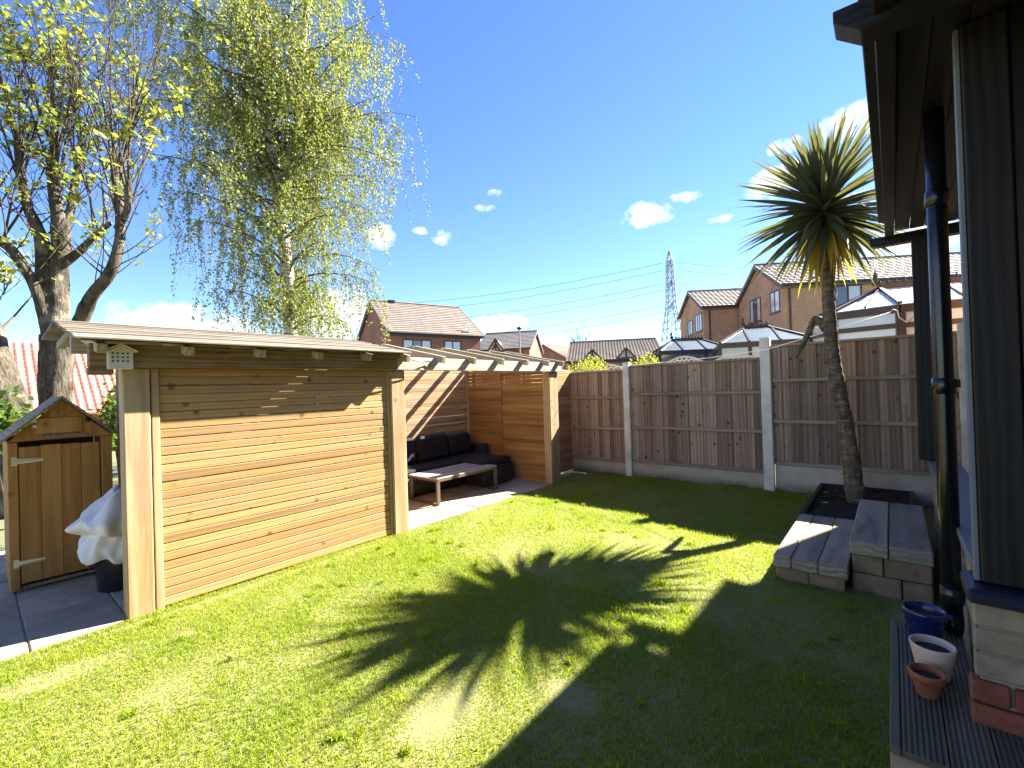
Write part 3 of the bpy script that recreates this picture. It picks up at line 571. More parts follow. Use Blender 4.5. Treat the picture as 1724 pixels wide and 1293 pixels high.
solo('washing_line', MB().tube(cl, .0045, 5).tube([(.0, 6.3, 2.12), (.03, 6.3, 2.15), (.06, 6.3, 2.13), (.07, 6.3, 2.06), (.13, 6.3, 2.0)], .0045, 5).tube([(-4.1, 6.4, 1.66), (-3.9, 5.83, 1.70)], .0045, 5).tube([(.13, 6.3, 2.0), (.2, 5.58, 2.02)], .0045, 5), M['cord'], 'pale green washing line strung along the top of the fence', 'line', smooth=True)

# ------------------------------------------------------------------ sleeper steps, raised bed
st = thing('lower_step', 'lower grey sleeper step at the lawn edge', 'step', (-.48, 4.39, 0), 0, 'sleeper garden steps')
xs_ = [-.708, -.594, -.432, -.264]
for i in range(3): bx('plank', xs_[i]+.48+.002, xs_[i+1]+.48-.002, -.64, .64+U(-.006, .006), .085, .172+U(-.002, .002), M['sleeper'], st, .007)
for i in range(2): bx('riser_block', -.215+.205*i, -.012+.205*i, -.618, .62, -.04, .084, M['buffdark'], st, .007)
st = thing('upper_step', 'upper grey sleeper step beside the house wall', 'step', (-.05, 4.51, 0), 0, 'sleeper garden steps')
bx('plank', -.208, -.005, -.67, .67, .245, .337, M['sleeper'], st, .007); bx('plank', .001, .215, -.665, .67, .243, .335, M['sleeper'], st, .007)
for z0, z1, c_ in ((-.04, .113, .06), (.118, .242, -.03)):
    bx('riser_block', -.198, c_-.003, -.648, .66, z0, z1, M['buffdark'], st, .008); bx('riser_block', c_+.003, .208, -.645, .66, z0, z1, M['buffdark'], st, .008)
rb = thing('raised_bed', 'low black edged raised bed round the palm trunk', 'raised bed', (-.48, 5.85, 0))
for (x0, x1, y0, y1) in ((-.24, .62, -.77, -.73), (-.24, .62, .80, .84), (-.24, -.20, -.729, .799), (.58, .62, -.729, .799)): bx('edging', x0, x1, y0, y1, -.03, .16, M['blacktub'], rb, .006)
sg = MB(); sg.v = [(-.198+.776*i/11, -.728+1.526*j/29, .115+.022*math.sin(i*1.9+j)*math.cos(j*1.3)+U(-.012, .012)) for j in range(30) for i in range(12)]
sg.f = [(j*12+i, j*12+i+1, (j+1)*12+i+1, (j+1)*12+i) for j in range(29) for i in range(11)]; part('soil', sg, M['soil'], rb, smooth=True)
def flower(x, y, z, mat, lab, cat, r=.02, stem=.05, group=None, leafm=None):
    t = thing('flower', lab, cat, (x, y, z), U(0, 6), group)
    part('stem', MB().tube([(0, 0, -.01), (.003, 0, stem)], .002, 5), M['shrubleaf'], t)
    pm = MB()
    for i in range(7):
        a = 6.283*i/7; pm.poly([(0, 0, stem), (r*.6*math.cos(a-.35), r*.6*math.sin(a-.35), stem+.006), (r*math.cos(a), r*math.sin(a), stem+.004), (r*.6*math.cos(a+.35), r*.6*math.sin(a+.35), stem+.006)])
    part('petals', pm, mat, t)
    lm = MB()
    for i in range(6):
        a = 6.283*i/6+.3; q = r*2.2; lm.poly([(0, 0, .002), (q*.5*math.cos(a-.3), q*.5*math.sin(a-.3), .014), (q*math.cos(a), q*math.sin(a), .008), (q*.5*math.cos(a+.3), q*.5*math.sin(a+.3), .014)])
    part('leaves', lm, M['shrubleaf'], t)
flower(-.56, 5.55, .12, M['yellow'], 'pale yellow flower nearest the lower step in the raised bed', 'flower', .032, .06, 'bedding flowers'); flower(-.60, 6.05, .12, M['yellow'], 'yellow flower at the left of the raised bed', 'flower', .028, .06, 'bedding flowers')
flower(-.52, 6.2, .12, M['redpetal'], 'orange red flower at the back of the raised bed', 'flower', .035, .06, 'bedding flowers'); flower(-.45, 5.92, .12, M['redpetal'], 'orange red flower close to the palm trunk', 'flower', .03, .06, 'bedding flowers')
flower(-2.83, .89, gh(-2.83, .89)-.01, M['yellow'], 'single yellow dandelion in the lawn beside a leafy rosette', 'dandelion', .016, .035, 'dandelions in the lawn')
flower(-3.05, 2.0, gh(-3.05, 2.0)-.01, M['yellow'], 'yellow dandelion in the lawn nearer the slatted wall', 'dandelion', .014, .03, 'dandelions in the lawn')

# ------------------------------------------------------------------ palm
pt = thing('palm_tree', 'spiky cordyline palm with a leaning bare trunk by the fence', 'palm', (-.36, 6.05, .2))
def rel(P): return [(a+.36, b-6.05, c-.2) for a, b, c in P]
tp = [(-.335, 6.05, .05), (-.37, 6.08, .6), (-.42, 6.12, 1.0), (-.47, 6.17, 1.4), (-.51, 6.2, 1.8), (-.525, 6.24, 2.2), (-.535, 6.28, 2.6), (-.54, 6.3, 3.0), (-.535, 6.3, 3.4)]
tq = []; tr_ = []; R0 = [.092, .08, .073, .069, .066, .063, .06, .064, .058]
for i in range(65):
    t = i/64*8; a = min(int(t), 7); f = t-a; tq.append(tuple(tp[a][j]*(1-f)+tp[a+1][j]*f for j in range(3))); tr_.append((R0[a]*(1-f)+R0[a+1]*f)*(1+(.05 if i % 2 else -.03)+U(-.03, .03)))
part('trunk', MB().barktube(rel(tq), tr_, 22, .022, .09, 2.0, .022), M['palmbark'], pt, smooth=True)
part('broken_branch', MB().tube(rel([(-.55, 6.24, 2.0), (-.60, 6.25, 2.09), (-.655, 6.25, 2.13), (-.69, 6.25, 2.12)]), [.055, .05, .045, .03], 10, jig=.12).tube(rel([(-.66, 6.24, 2.16), (-.71, 6.24, 2.02), (-.75, 6.24, 1.93), (-.81, 6.24, 1.80), (-.86, 6.24, 1.70)]), [.018, .034, .03, .026, .018], 9, jig=.12), M['palmbark'], pt, smooth=True)
leafmesh = {}
def palm_leaf_mesh(bend, mat, L):
    key = (bend, mat.name, L)
    if key in leafmesh: return leafmesh[key]
    mb = MB(); n = 7; px = pz = 0.0; ang = 0.0
    prof = [.018, .028, .033, .033, .028, .019, .009, .001]
    for i in range(n+1):
        w = prof[i]; fold = w*.45
        mb.v += [(px, -w, pz+fold), (px, 0, pz), (px, w, pz+fold)]
        ang -= bend*(.4+1.2*i/n)/n; px += L/n*math.cos(ang); pz += L/n*math.sin(ang)
    for i in range(n):
        b = i*3; mb.f += [(b, b+3, b+4, b+1), (b+1, b+4, b+5, b+2)]
    me = mb.mesh('leaf', mat, True); leafmesh[key] = me; return me
cc = Vector((-.54+.36, 6.3-6.05, 3.42-.2))
random.seed(4); NL = 262
for i in range(NL):
    t = (i+.5)/NL; el = rad(84-128*t**.9+U(-8, 8)); az = i*2.39996+U(-.25, .25)
    bend = random.choice([.12, .3, .45]) if t > .35 else random.choice([.05, .15, .25]); L = random.choice([.82, .9, .97]) * (1.0 if t > .2 else .85)
    L = round(L, 2); o = link('leaf', palm_leaf_mesh(bend, M['palmleaf'], L), pt, cc+Vector((0, 0, .16-.36*t))+Vector((math.cos(az), math.sin(az), 0))*.05, (U(-.5, .5), -el, az))
for i in range(36):
    az = i*2.39996+U(-.3, .3); el = rad(U(-84, -52)); L = random.choice([.55, .7, .8])
    o = link('leaf', palm_leaf_mesh(random.choice([.1, .3]), M['palmdry'], L), pt, cc+Vector((0, 0, U(-.30, -.14)))+Vector((math.cos(az), math.sin(az), 0))*.06, (U(-.5, .5), -el, az))

# ------------------------------------------------------------------ house side on the right: veranda, low wall, deck, pots, downpipe
hs = thing('house', 'our own tall brick house wall beside the dark veranda', 'house', (1.0, 2.9, 0))
part('wall', MB().box(0, 7, -6.9, 5.75, -.05, 4.55), M['wallE'], hs)
part('roof', MB().prism([(-.12, 0, 4.553), (7.1, 0, 4.553), (3.5, 0, 6.6)], (0, 12.9, 0)), M['tileE'], hs, loc=(0, -7.05, 0))
vd = thing('veranda', 'dark stained timber veranda roof with protruding beam ends and panelled front', 'veranda', (.2, 3.0, 0))
vx, vy = .2, 3.0
def vb(name, x0, x1, y0, y1, z0, z1, mat, bev=.005): return bx(name, x0-vx, x1-vx, y0-vy, y1-vy, z0, z1, mat, vd, bev)
vb('eave_beam', -.015, .05, -2.5, 5.55, 2.72, 2.90, M['dark'])
for i in range(9): vb('soffit_board', .055+.104*i, .055+.104*i+.101, -2.5, 5.52, 2.78, 2.80, M['dark'], .003)
vb('roof_deck', -.06, .995, -2.55, 5.6, 2.905, 2.94, M['dark'])
for yc in (-1.3, .45, 2.12, 5.56):
    hw = .055; part('beam_end', MB().prism([(-.13-vx, yc-hw-vy, 2.755), (-.05-vx, yc-hw-vy, 2.69), (.99-vx, yc-hw-vy, 2.69), (.99-vx, yc-hw-vy, 2.775), (-.13-vx, yc-hw-vy, 2.80)] if yc != 5.56 else [(-.13-vx, yc-hw-vy, 2.70), (-.10-vx, yc-hw-vy, 2.67), (.99-vx, yc-hw-vy, 2.67), (.99-vx, yc-hw-vy, 2.775), (-.13-vx, yc-hw-vy, 2.75)], (0, 2*hw, 0)), M['dark'], vd, .004)
vb('post', .165, .275, 5.42, 5.53, .692, 2.665, M['darkz'], .006)
vb('post', .235, .36, 2.435, 2.55, .66, 2.775, M['darkz'], .006)
vb('front_panel', .362, .985, 2.455, 2.53, .66, 2.775, M['darkpanel'], .004)
vb('panel_moulding', .363, .985, 2.44, 2.4545, 1.35, 1.42, M['darkz'], .004); vb('panel_moulding', .50, .54, 2.438, 2.4535, .66, 2.775, M['darkz'], .004)
vb('lit_edge_strip', .218, .233, 2.45, 2.50, .66, 2.77, M['palegrey'], .002)  # pale strip standing in for the sunlit edge of the panel frame
lw = thing('low_wall', 'low buff block wall with a navy sill carrying the veranda', 'wall', (.2, 2.4, 0))
bx('core', .02, .78, .012, .18, -.03, .598, M['mortar'], lw, .003); bx('core', .055, .20, .181, 3.15, -.03, .655, M['mortar'], lw, .003)
random.seed(9)
zc = [.315, .408, .502, .594]
for r in range(3):
    x = .006 - (.16 if r % 2 else 0)
    while x < .78:
        w = .30; x0 = max(x, .006); x1 = min(x+w-.009, .78)
        if x1-x0 > .04: bx('block', x0, x1, U(-.001, .003), .05, zc[r]+.004, zc[r+1]-.005, M['buff'], lw, .006)
        x += w
    yy = .056 if r % 2 else .2
    while yy < 3.1:
        w = .30; bx('block', .045, .07, yy, min(yy+w-.009, 3.14), zc[r]+.004, zc[r+1]-.005, M['buff'], lw, .006); yy += w
for r in range(4):
    x = -.01 - (.11 if r % 2 else 0)
    while x < .78:
        x0 = max(x, -.01); x1 = min(x+.215, .78)
        if x1-x0 > .03: bx('brick', x0, x1, -.014+U(-.006, .006), .05, -.03+.0865*r, .047+.0865*r, M['redbrick'], lw, .007)
        x += .225
bx('sill', -.012, .78, -.045, .19, .60, .655, M['sill'], lw, .012); bx('sill', .02, .22, .192, 3.16, .657, .69, M['palegrey'], lw, .006)
dk = thing('deck', 'narrow grooved grey timber deck under the flower pots', 'deck', (-.045, 2.06, 0))
def deckboard(w, L):
    pr = [(0, -.025), (0, 0)]; ng = 7; gw = w/(ng*2+1)
    for i in range(ng): a = gw*(2*i+1); pr += [(a, 0), (a+gw*.15, -.005), (a+gw*.85, -.005), (a+gw, 0)]
    pr += [(w, 0), (w, -.025)]; return MB().prism([(x, 0, z) for x, z in pr], (0, L, 0))
part('board', MB().box(0, .03, 0, 1.085, .125, .152), M['deck'], dk, .003)
part('board', deckboard(.118, 1.085), M['deck'], dk, loc=(.034, 0, .152)); part('board', deckboard(.118, 1.085), M['deck'], dk, loc=(.157, 0, .152))
for i in range(6): part('board', deckboard(.118, .325), M['deck'], dk, loc=(.280+.123*i, 0, .152))
bx('frame', .0, 1.0, .002, .04, -.03, .122, M['deckframe'], dk, .004); bx('frame', .004, .04, .045, 1.08, -.03, .122, M['deckframe'], dk, .004)
def pot(name, x, y, z, prof, mat, lab, soilz, soilr, k_=.74):
    prof = [(a*k_, b*k_) for a, b in prof]; soilz *= k_; soilr *= k_
    t = thing(name, lab, 'pot', (x, y, z), 0); part('body', MB().lathe(prof, 40), mat, t, smooth=False)
    for q in t.children[0].data.polygons: q.use_smooth = len(q.vertices) == 4
    part('compost', MB().lathe([(soilr, soilz-.01), (soilr, soilz), (soilr*.5, soilz+.006)], 24), M['soil'], t, smooth=True)
pot('terracotta_pot', .072, 2.47, .153, [(.045, 0), (.048, .004), (.064, .085), (.066, .087), (.077, .088), (.081, .126), (.079, .130), (.070, .130), (.066, .10), (.06, .08)], M['terracotta'], 'small orange terracotta pot at the front of the deck', .095, .0655)
pot('cream_pot', .098, 2.635, .153, [(.066, 0), (.070, .006), (.100, .165), (.105, .185), (.103, .192), (.094, .192), (.088, .165), (.08, .14)], M['whitepot'], 'pale cream flower pot between the terracotta and blue pots', .155, .0865)
pot('blue_pot', .085, 2.99, .153, [(.075, 0), (.082, .008), (.104, .13), (.106, .155), (.112, .16), (.116, .19), (.113, .20), (.103, .20), (.100, .17), (.09, .14)], M['bluepot'], 'glossy dark blue flower pot at the back of the deck', .16, .0985)
dp = thing('downpipe', 'black plastic rainwater downpipe beside the low wall', 'downpipe', (.197, 3.15, 0))
part('pipe', MB().tube([(0, 0, .16), (0, 0, 1.0), (0, 0, 2.0), (0, 0, 2.778)], .040, 24), M['blackpipe'], dp, smooth=True)
for z in (.30, 1.35, 2.3): part('collar', MB().lathe([(.041, 0), (.047, .004), (.047, .075), (.041, .08)], 24), M['blackpipe'], dp, loc=(0, 0, z), smooth=True)
part('shoe', MB().tube([(0, 0, .25), (0, -.005, .20), (-.01, -.03, .17)], [.042, .043, .044], 20), M['blackpipe'], dp, smooth=True)
part('bracket', MB().box(.03, .06, -.02, .02, 1.38, 1.42).box(.03, .06, -.02, .02, .33, .37), M['blackpipe'], dp)

# ------------------------------------------------------------------ trees
def leafquads(name, C, size, mat, aspect=.7, flat=.0):
    C = np.asarray(C); n = len(C); a = rng.normal(size=(n, 3)); a[:, 2] += flat*np.sign(a[:, 2]); a /= np.linalg.norm(a, axis=1)[:, None]
    b = rng.normal(size=(n, 3)); b[:, 2] -= .6; b -= a*(a*b).sum(1)[:, None]; b /= np.linalg.norm(b, axis=1)[:, None]; c = np.cross(a, b)
    s = (size*rng.uniform(.65, 1.3, n))[:, None]; tip = C+b*s; l = C+b*s*.42-c*s*aspect*.5; r = C+b*s*.42+c*s*aspect*.5
    V = np.stack([C, r, tip, l], 1).reshape(-1, 3); return npmesh(name, V, np.arange(4*n), np.full(n, 4), mat, {'rnd': ('FACE', rng.uniform(0, 1, n))})
def lerp_path(P, t):
    L = len(P)-1; s = min(max(t, 0), .9999)*L; i = int(s); f = s-i; return Vector(P[i][:3]).lerp(Vector(P[i+1][:3]), f), P[i][3]*(1-f)+P[i+1][3]*f
# birch
random.seed(31)
BT = [(-11.16,5.01,-.05,.20),(-11.16,5.01,.93,.187),(-11.13,5.01,2.88,.158),(-11.15,4.99,3.81,.151),(-11.17,4.96,4.68,.144),(-11.23,4.9,5.55,.13),(-11.29,4.84,6.41,.122),(-11.32,4.81,7.13,.115),(-11.36,4.76,8.14,.101),(-11.39,4.73,9.3,.086),(-11.4,4.71,10.45,.072),(-11.38,4.71,11.89,.058),(-11.31,4.75,13.33,.043)]
BF = [[(-11.17,4.95,6.26,.115),(-11.06,5.03,6.84,.101),(-10.92,5.13,7.69,.086),(-10.82,5.21,8.55,.072),(-10.71,5.29,9.7,.058),(-10.56,5.4,10.99,.043),(-10.44,5.5,12.14,.029)],
 [(-11.37,4.77,6.85,.086),(-11.72,4.47,7.44,.065),(-11.92,4.3,8.02,.058),(-12.06,4.17,8.89,.043),(-12.08,4.14,10.19,.036)],
 [(-11.13,4.97,6.69,.086),(-10.87,5.18,7.98,.072),(-10.65,5.35,8.62,.065),(-10.46,5.51,8.9,.058)]]
bo = (-11.16, 5.01, 0); birch = thing('birch_tree', 'tall silver birch in fresh leaf behind the shelter roof', 'tree', bo)
def relp(P, o): return [(p[0]-o[0], p[1]-o[1], p[2]-o[2]) for p in P]
tm = MB().barktube(relp(BT, bo), [p[3] for p in BT], 14, .12, .1)
for F in BF: tm.barktube(relp(F, bo), [p[3] for p in F], 10, .12, .1)
part('trunk', tm, M['birchbark'], birch, smooth=True)
bm_ = MB(); tw = MB(); LC = []
def crown_r(z): return 2.9*min(1, max(.72, (z-1.0)/3.6))*(1 if z < 11 else max(.35, 1-(z-11)/6.5))
def hang(p, L, n):
    p = Vector(p); q = [p.copy()]; d = Vector((U(-.5, .5), U(-.5, .5), U(-.2, .3)))
    for i in range(n):
        d = (d + Vector((U(-.10, .10), U(-.10, .10), -.55))).normalized(); p = p + d*(L/n); q.append(p.copy())
    return q
stems = [(BT, 2.9, 13.2, 84)] + [(F, None, None, 16) for F in BF]
for P, z0, z1, cnt in stems:
    for i in range(cnt):
        t = (i+.5)/cnt
        s, r0 = lerp_path(P, (.17+.83*t) if z0 else t)
        if s.z < 2.6: continue
        az = i*2.4+U(-.5, .5); Lb = crown_r(s.z)*U(.65, 1.08); pitch = U(.45, 1.1)
        pts = [s]; d = Vector((math.cos(az)*math.cos(pitch), math.sin(az)*math.cos(pitch), math.sin(pitch))); n = 6
        for j in range(n):
            d = (d+Vector((U(-.12, .12), U(-.12, .12), -.17))).normalized(); pts.append(pts[-1]+d*(Lb*1.12/n))
        rr = [max(.005, min(r0*.35, .032)*(1-j/(n+.4))) for j in range(n+1)]
        bm_.tube(relp(pts, bo), rr, 5, cap=False)
        for j in range(24):
            f = U(.18, 1.0); k_ = min(int(f*n), n-1); q = pts[k_].lerp(pts[k_+1], f*n-k_); h_ = hang(q, U(.6, 2.0)*(1.0 if f > .4 else .65), 5)
            if h_[-1].z < 1.9: continue
            tw.tube(relp(h_, bo), [.004, .0035, .003, .0025, .002, .0015], 3, cap=False)
            for e in range(int(U(30, 54))):
                g_ = U(0, 1)*4.999; k2 = int(g_); c_ = h_[k2].lerp(h_[k2+1], g_-k2)+Vector((U(-.045, .045), U(-.045, .045), U(-.04, .04))); LC.append((c_.x-bo[0], c_.y-bo[1], c_.z))
# long weeping side branch on the right
for base in ((7.4, 2.6), (8.3, 2.3)):
    s = Vector((-10.9, 5.15, base[0])); pts = [s]; d = Vector((.72, .60, .25)).normalized()
    for j in range(7): d = (d+Vector((0, 0, -.13))).normalized(); pts.append(pts[-1]+d*.42)
    bm_.tube(relp(pts, bo), [.03, .026, .022, .018, .014, .01, .007, .004], 5, cap=False)
    for j in range(26):
        f = U(.3, 1.0)*6.99; k_ = int(f); h_ = hang(pts[k_].lerp(pts[k_+1], f-k_), U(.7, 1.7), 5); tw.tube(relp(h_, bo), [.004, .0035, .003, .0025, .002, .0015], 3, cap=False)
        for e in range(30):
            g_ = U(0, 1)*4.999; k2 = int(g_); c_ = h_[k2].lerp(h_[k2+1], g_-k2)+Vector((U(-.05, .05), U(-.05, .05), U(-.05, .05))); LC.append((c_.x-bo[0], c_.y-bo[1], c_.z))
part('branches', bm_, M['twig'], birch, smooth=True); part('hanging_twigs', tw, M['twig'], birch)
link('crown', leafquads('crown', LC, .052, M['birchleaf'], .8), birch)
# budding maple with several stems
ML = {'trunk': [(-9.8,.8,-.05,.29),(-9.8,.8,.7,.253),(-9.77,.82,1.42,.226),(-9.73,.84,1.96,.235),(-9.7,.87,2.45,.25)],
'a': [(-9.75,.82,2.41,.199),(-9.83,.75,3.17,.135),(-9.84,.73,3.92,.117),(-9.85,.59,4.39,.089),(-9.9,.54,4.84,.071),(-9.8,.49,5.3,.053)],
'b': [(-9.7,.86,2.41,.199),(-9.82,.89,3.19,.174),(-9.76,.93,4.04,.156),(-9.79,.89,4.53,.11),(-9.97,.87,5.06,.093),(-9.92,.91,5.41,.084)],
'c': [(-9.65,.91,2.32,.181),(-9.47,1.06,2.57,.145),(-9.16,1.18,3.0,.116),(-8.79,1.35,3.33,.105),(-8.69,1.43,3.69,.096),(-8.66,1.46,4.18,.079),(-8.69,1.42,4.71,.07),(-8.7,1.41,5.04,.07)],
'd': [(-9.79,.91,3.52,.092),(-9.41,1.1,3.74,.072),(-9.09,1.23,3.91,.053),(-8.77,1.36,4.06,.044)],
'e': [(-9.78,.79,2.51,.145),(-9.79,.65,3.15,.098),(-9.85,.47,3.62,.088),(-9.88,.31,3.83,.078),(-9.98,.09,4.09,.06)],
'f': [(-8.7,1.43,3.98,.07),(-8.44,1.51,4.24,.06),(-8.42,1.52,4.63,.06)], 'g': [(-9.76,.93,3.98,.101),(-9.76,1.05,4.48,.074),(-9.85,1.11,4.99,.057),(-9.73,1.2,5.41,.047)]}
mo = (-9.8, .8, 0); mp_ = thing('pollarded_tree', 'pollarded tree with sparse young leaves on upright shoots behind the shed', 'tree', mo)
part('trunk', MB().barktube(relp(ML['trunk'], mo), [p[3]*.84 for p in ML['trunk']], 24, .06, .13), M['bark'], mp_, smooth=True)
for kk in 'abcdefg': part('limb', MB().barktube(relp(ML[kk], mo), [p[3]*.72 for p in ML[kk]], 16, .05, .16, ord(kk)), M['bark'], mp_, smooth=True)
random.seed(78); shm = MB(); MC = []
def shoot(s, az, tilt, L, r, depth=0):
    p = Vector(s); d = Vector((math.cos(az)*math.sin(tilt), math.sin(az)*math.sin(tilt), math.cos(tilt))); pts = [p.copy()]; n = 6
    for j in range(n):
        d = (d+Vector((U(-.07, .07), U(-.07, .07), .05 if depth == 0 else .09))).normalized(); p = p+d*(L/n); pts.append(p.copy())
    shm.tube(relp(pts, mo), [max(.003, r*(1-.8*j/n)) for j in range(n+1)], 5 if depth == 0 else 4, cap=False)
    if depth < 2:
        for j in range(5 if depth == 0 else 3):
            f = U(.2, .95)*n; k_ = min(int(f), n-1); shoot(pts[k_].lerp(pts[k_+1], f-k_), U(0, 6.28), U(.5, 1.25), L*U(.22, .42), r*.45, depth+1)
    ends = [pts[-1]] + ([pts[3]] if depth else [])
    if random.random() < .20:
        for e in ends:
            for q in range(int(U(4, 10))): MC.append((e.x-mo[0]+U(-.09, .09), e.y-mo[1]+U(-.09, .09), e.z+U(-.05, .05)))
for kk, lo, cnt in (('a', .35, 18), ('b', .5, 17), ('c', .3, 24), ('d', .2, 8), ('e', .25, 16), ('f', .3, 7), ('g', .3, 14)):
    for i in range(cnt):
        t = lo+(1-lo)*(i+.5)/cnt; s, r0 = lerp_path(ML[kk], t); up_ = t > .62
        shoot(s, U(0, 6.28), U(.05, .5) if up_ else U(.5, 1.3), U(1.5, 3.3) if up_ else U(.6, 1.5), U(.010, .021) if up_ else U(.008, .014), 0 if up_ else 1)
part('shoots', shm, M['twig'], mp_, smooth=True)
link('crown', leafquads('crown', MC, .09, M['mapleleaf'], .62, .5), mp_)
t2o = (-9.19, .4, 0); t2 = thing('leaning_trunk', 'dark leaning tree trunk at the far left edge behind the shed', 'tree', t2o)
T2 = [(-9.12,.45,-.05,.26),(-9.19,.4,.47,.243),(-9.26,.33,1.28,.227),(-9.34,.26,1.77,.211),(-9.45,.16,2.26,.195),(-9.61,.02,3.08,.162),(-9.8,-.2,4.2,.12),(-9.9,-.4,5.3,.07)]
part('trunk', MB().barktube(relp(T2, t2o), [p[3] for p in T2], 20, .06, .13, 5.0), M['bark'], t2, smooth=True)
shm = MB(); MC = []; mo_ = mo; mo = t2o
for i in range(16):
    s, r0 = lerp_path(T2, .5+.5*(i+.5)/16); shoot(s, U(2.2, 5.5), U(.2, .9), U(1, 2.2), .018, 0)
part('shoots', shm, M['twig'], t2, smooth=True); link('crown', leafquads('crown', MC, .09, M['mapleleaf'], .62, .5), t2); mo = mo_
def shrub(name, x, y, z, rx, ry, rz, n, size, mat, lab, group=None):
    t = thing(name, lab, 'shrub', (x, y, 0), 0, group); P = rng.normal(size=(n, 3)); P /= np.linalg.norm(P, axis=1)[:, None]; P *= (rng.uniform(.25, 1, n)**.4)[:, None]
    lump = 1+.25*np.sin(P[:, 0]*5+1)*np.cos(P[:, 1]*6)+.15*np.sin(P[:, 2]*9); C = P*np.array([rx, ry, rz])*lump[:, None]+np.array([0, 0, z]); link('crown', leafquads('crown', C, size, mat, .6), t)
    sm = MB()
    for i in range(7): a = U(0, 6.28); sm.tube([(U(-.03, .03), U(-.03, .03), -.03), (rx*.3*math.cos(a), ry*.3*math.sin(a), z*.6), (rx*.6*math.cos(a), ry*.6*math.sin(a), z+rz*.3)], [.012, .009, .005], 5)
    part('stems', sm, M['twig'], t)
shrub('evergreen_shrub', -6.75, 1.12, 1.25, .22, .2, .45, 900, .07, M['shrubleaf'], 'dark evergreen shrub between the tool shed and the shelter post')
shrub('green_shrub', -8.2, .28, 1.2, .35, .3, .35, 700, .09, M['shrubleaf'], 'low green shrub behind the left shoulder of the shed roof')
shrub('golden_shrub', -4.6, 7.9, 1.52, .55, .45, .40, 7000, .04, M['goldleaf'], 'bright golden clipped shrub just beyond the narrow fence panel')
shrub('golden_shrub', -3.85, 8.9, 1.60, .45, .4, .36, 4500, .04, M['goldleaf'], 'small yellow green shrub behind the arched trellis tops')
shrub('red_shrub', -7.3, .05, 1.10, .12, .12, .16, 160, .07, M['redleaf'], 'little red leaved shrub at the left edge by the shed roof')

# ------------------------------------------------------------------ neighbours: houses
def slope(P1, u, v, L, run, rise, course, thick, sideo=.0):
    """stepped tile courses on one roof slope; local frame origin P1, along u, up-slope towards v"""
    mb = MB(); n = max(2, int(math.hypot(run, rise)/course)); u = Vector(u); v = Vector(v); P1 = Vector(P1)
    for i in range(n):
        a0, a1 = i/n, (i+1)/n; lift = Vector((0, 0, thick))
        b0 = P1+v*(run*a0)+Vector((0, 0, rise*a0)); b1 = P1+v*(run*a1)+Vector((0, 0, rise*a1)); s = -u*sideo; e = u*(L+sideo)
        mb.poly([b0+s+lift, b0+e+lift, b1+e+lift*.15, b1+s+lift*.15]); mb.poly([b0+s-lift*.8, b0+e-lift*.8, b0+e+lift, b0+s+lift])
    z = P1+v*run+Vector((0, 0, rise)); mb.poly([P1-u*sideo+Vector((0, 0, -.06)), P1+u*(L+sideo)+Vector((0, 0, -.06)), z+u*(L+sideo)+Vector((0, 0, -.06)), z-u*sideo+Vector((0, 0, -.06))])
    return mb
def window(par, face, a0, a1, z0, z1, frame, pane, n=2, depth=.06, at=0.0):
    """face 'front' = plane y=at facing -y; 'gable' = plane x=at facing -x"""
    w = thing_part = None
    def bxl(nm, p0, p1, q0, q1, d0, d1, mat, parent):
        if face == 'front': return bx(nm, p0, p1, at+d0, at+d1, q0, q1, mat, parent, .004)
        return bx(nm, at+d0, at+d1, p0, p1, q0, q1, mat, parent, .004)
    fr = MB(); f = .07
    def fb(p0, p1, q0, q1, d0=-.03, d1=.05):
        if face == 'front': fr.box(p0, p1, at+d0, at+d1, q0, q1)
        else: fr.box(at+d0, at+d1, p0, p1, q0, q1)
    fb(a0, a1, z0, z0+f); fb(a0, a1, z1-f, z1); fb(a0, a0+f, z0+f, z1-f); fb(a1-f, a1, z0+f, z1-f)
    ww = (a1-a0-2*f)/n
    for i in range(1, n): c = a0+f+ww*i; fb(c-.035, c+.035, z0+f, z1-f)
    wo = part('window', fr, frame, par)
    for i in range(n): bxl('pane', a0+f+ww*i+(.036 if i else .001), a0+f+ww*(i+1)-(.036 if i < n-1 else .001), z0+f+.001, z1-f-.001, -.012, .0, pane[i % len(pane)], wo)
    bxl('sill', a0-.05, a1+.05, z0-.06, z0-.002, -.09, .02, frame, wo); return wo
def house(name, lab, P1, ang, L, Dp, ze, zr, wall, tile, course=.3, fascia='fascia', group='neighbouring houses'):
    t = thing(name, lab, 'house', (P1[0], P1[1], 0), ang, group); ov = .18
    mb = MB().box(ov*.5, L-ov*.5, ov, Dp-ov, -.05, ze-.02); zz = ze-.02
    for x in (ov*.5, L-ov*.5-.1): mb.prism([(x, ov, zz), (x, Dp-ov, zz), (x, Dp/2, zr-.16)], (.1, 0, 0))
    part('wall', mb, M[wall], t)
    part('roof_slope', slope((0, 0, ze), (1, 0, 0), (0, 1, 0), L, Dp/2, zr-ze, course, .05, .08), M[tile], t); part('roof_slope', slope((0, Dp, ze), (1, 0, 0), (0, -1, 0), L, Dp/2, zr-ze, course, .05, .08), M[tile], t)
    part('ridge_tiles', MB().tube([(-.08, Dp/2, zr+.02), (L+.08, Dp/2, zr+.02)], .09, 8), M[tile], t)
    for x in (-.11, L+.085):
        for (ya, yb) in ((-.05, Dp/2), (Dp+.05, Dp/2)): part('bargeboard', MB().prism([(x, ya, ze-.22), (x, yb, zr-.2), (x, yb, zr+.04), (x, ya, ze+.02)], (.03, 0, 0)), M[fascia], t)
    part('gutter', MB().tube([(-.06, -.07, ze-.05), (L+.06, -.07, ze-.05)], .06, 8), M['brownframe'], t); part('eave_board', MB().box(0, L, -.02, ov-.002, ze-.2, ze-.06), M[fascia], t); return t
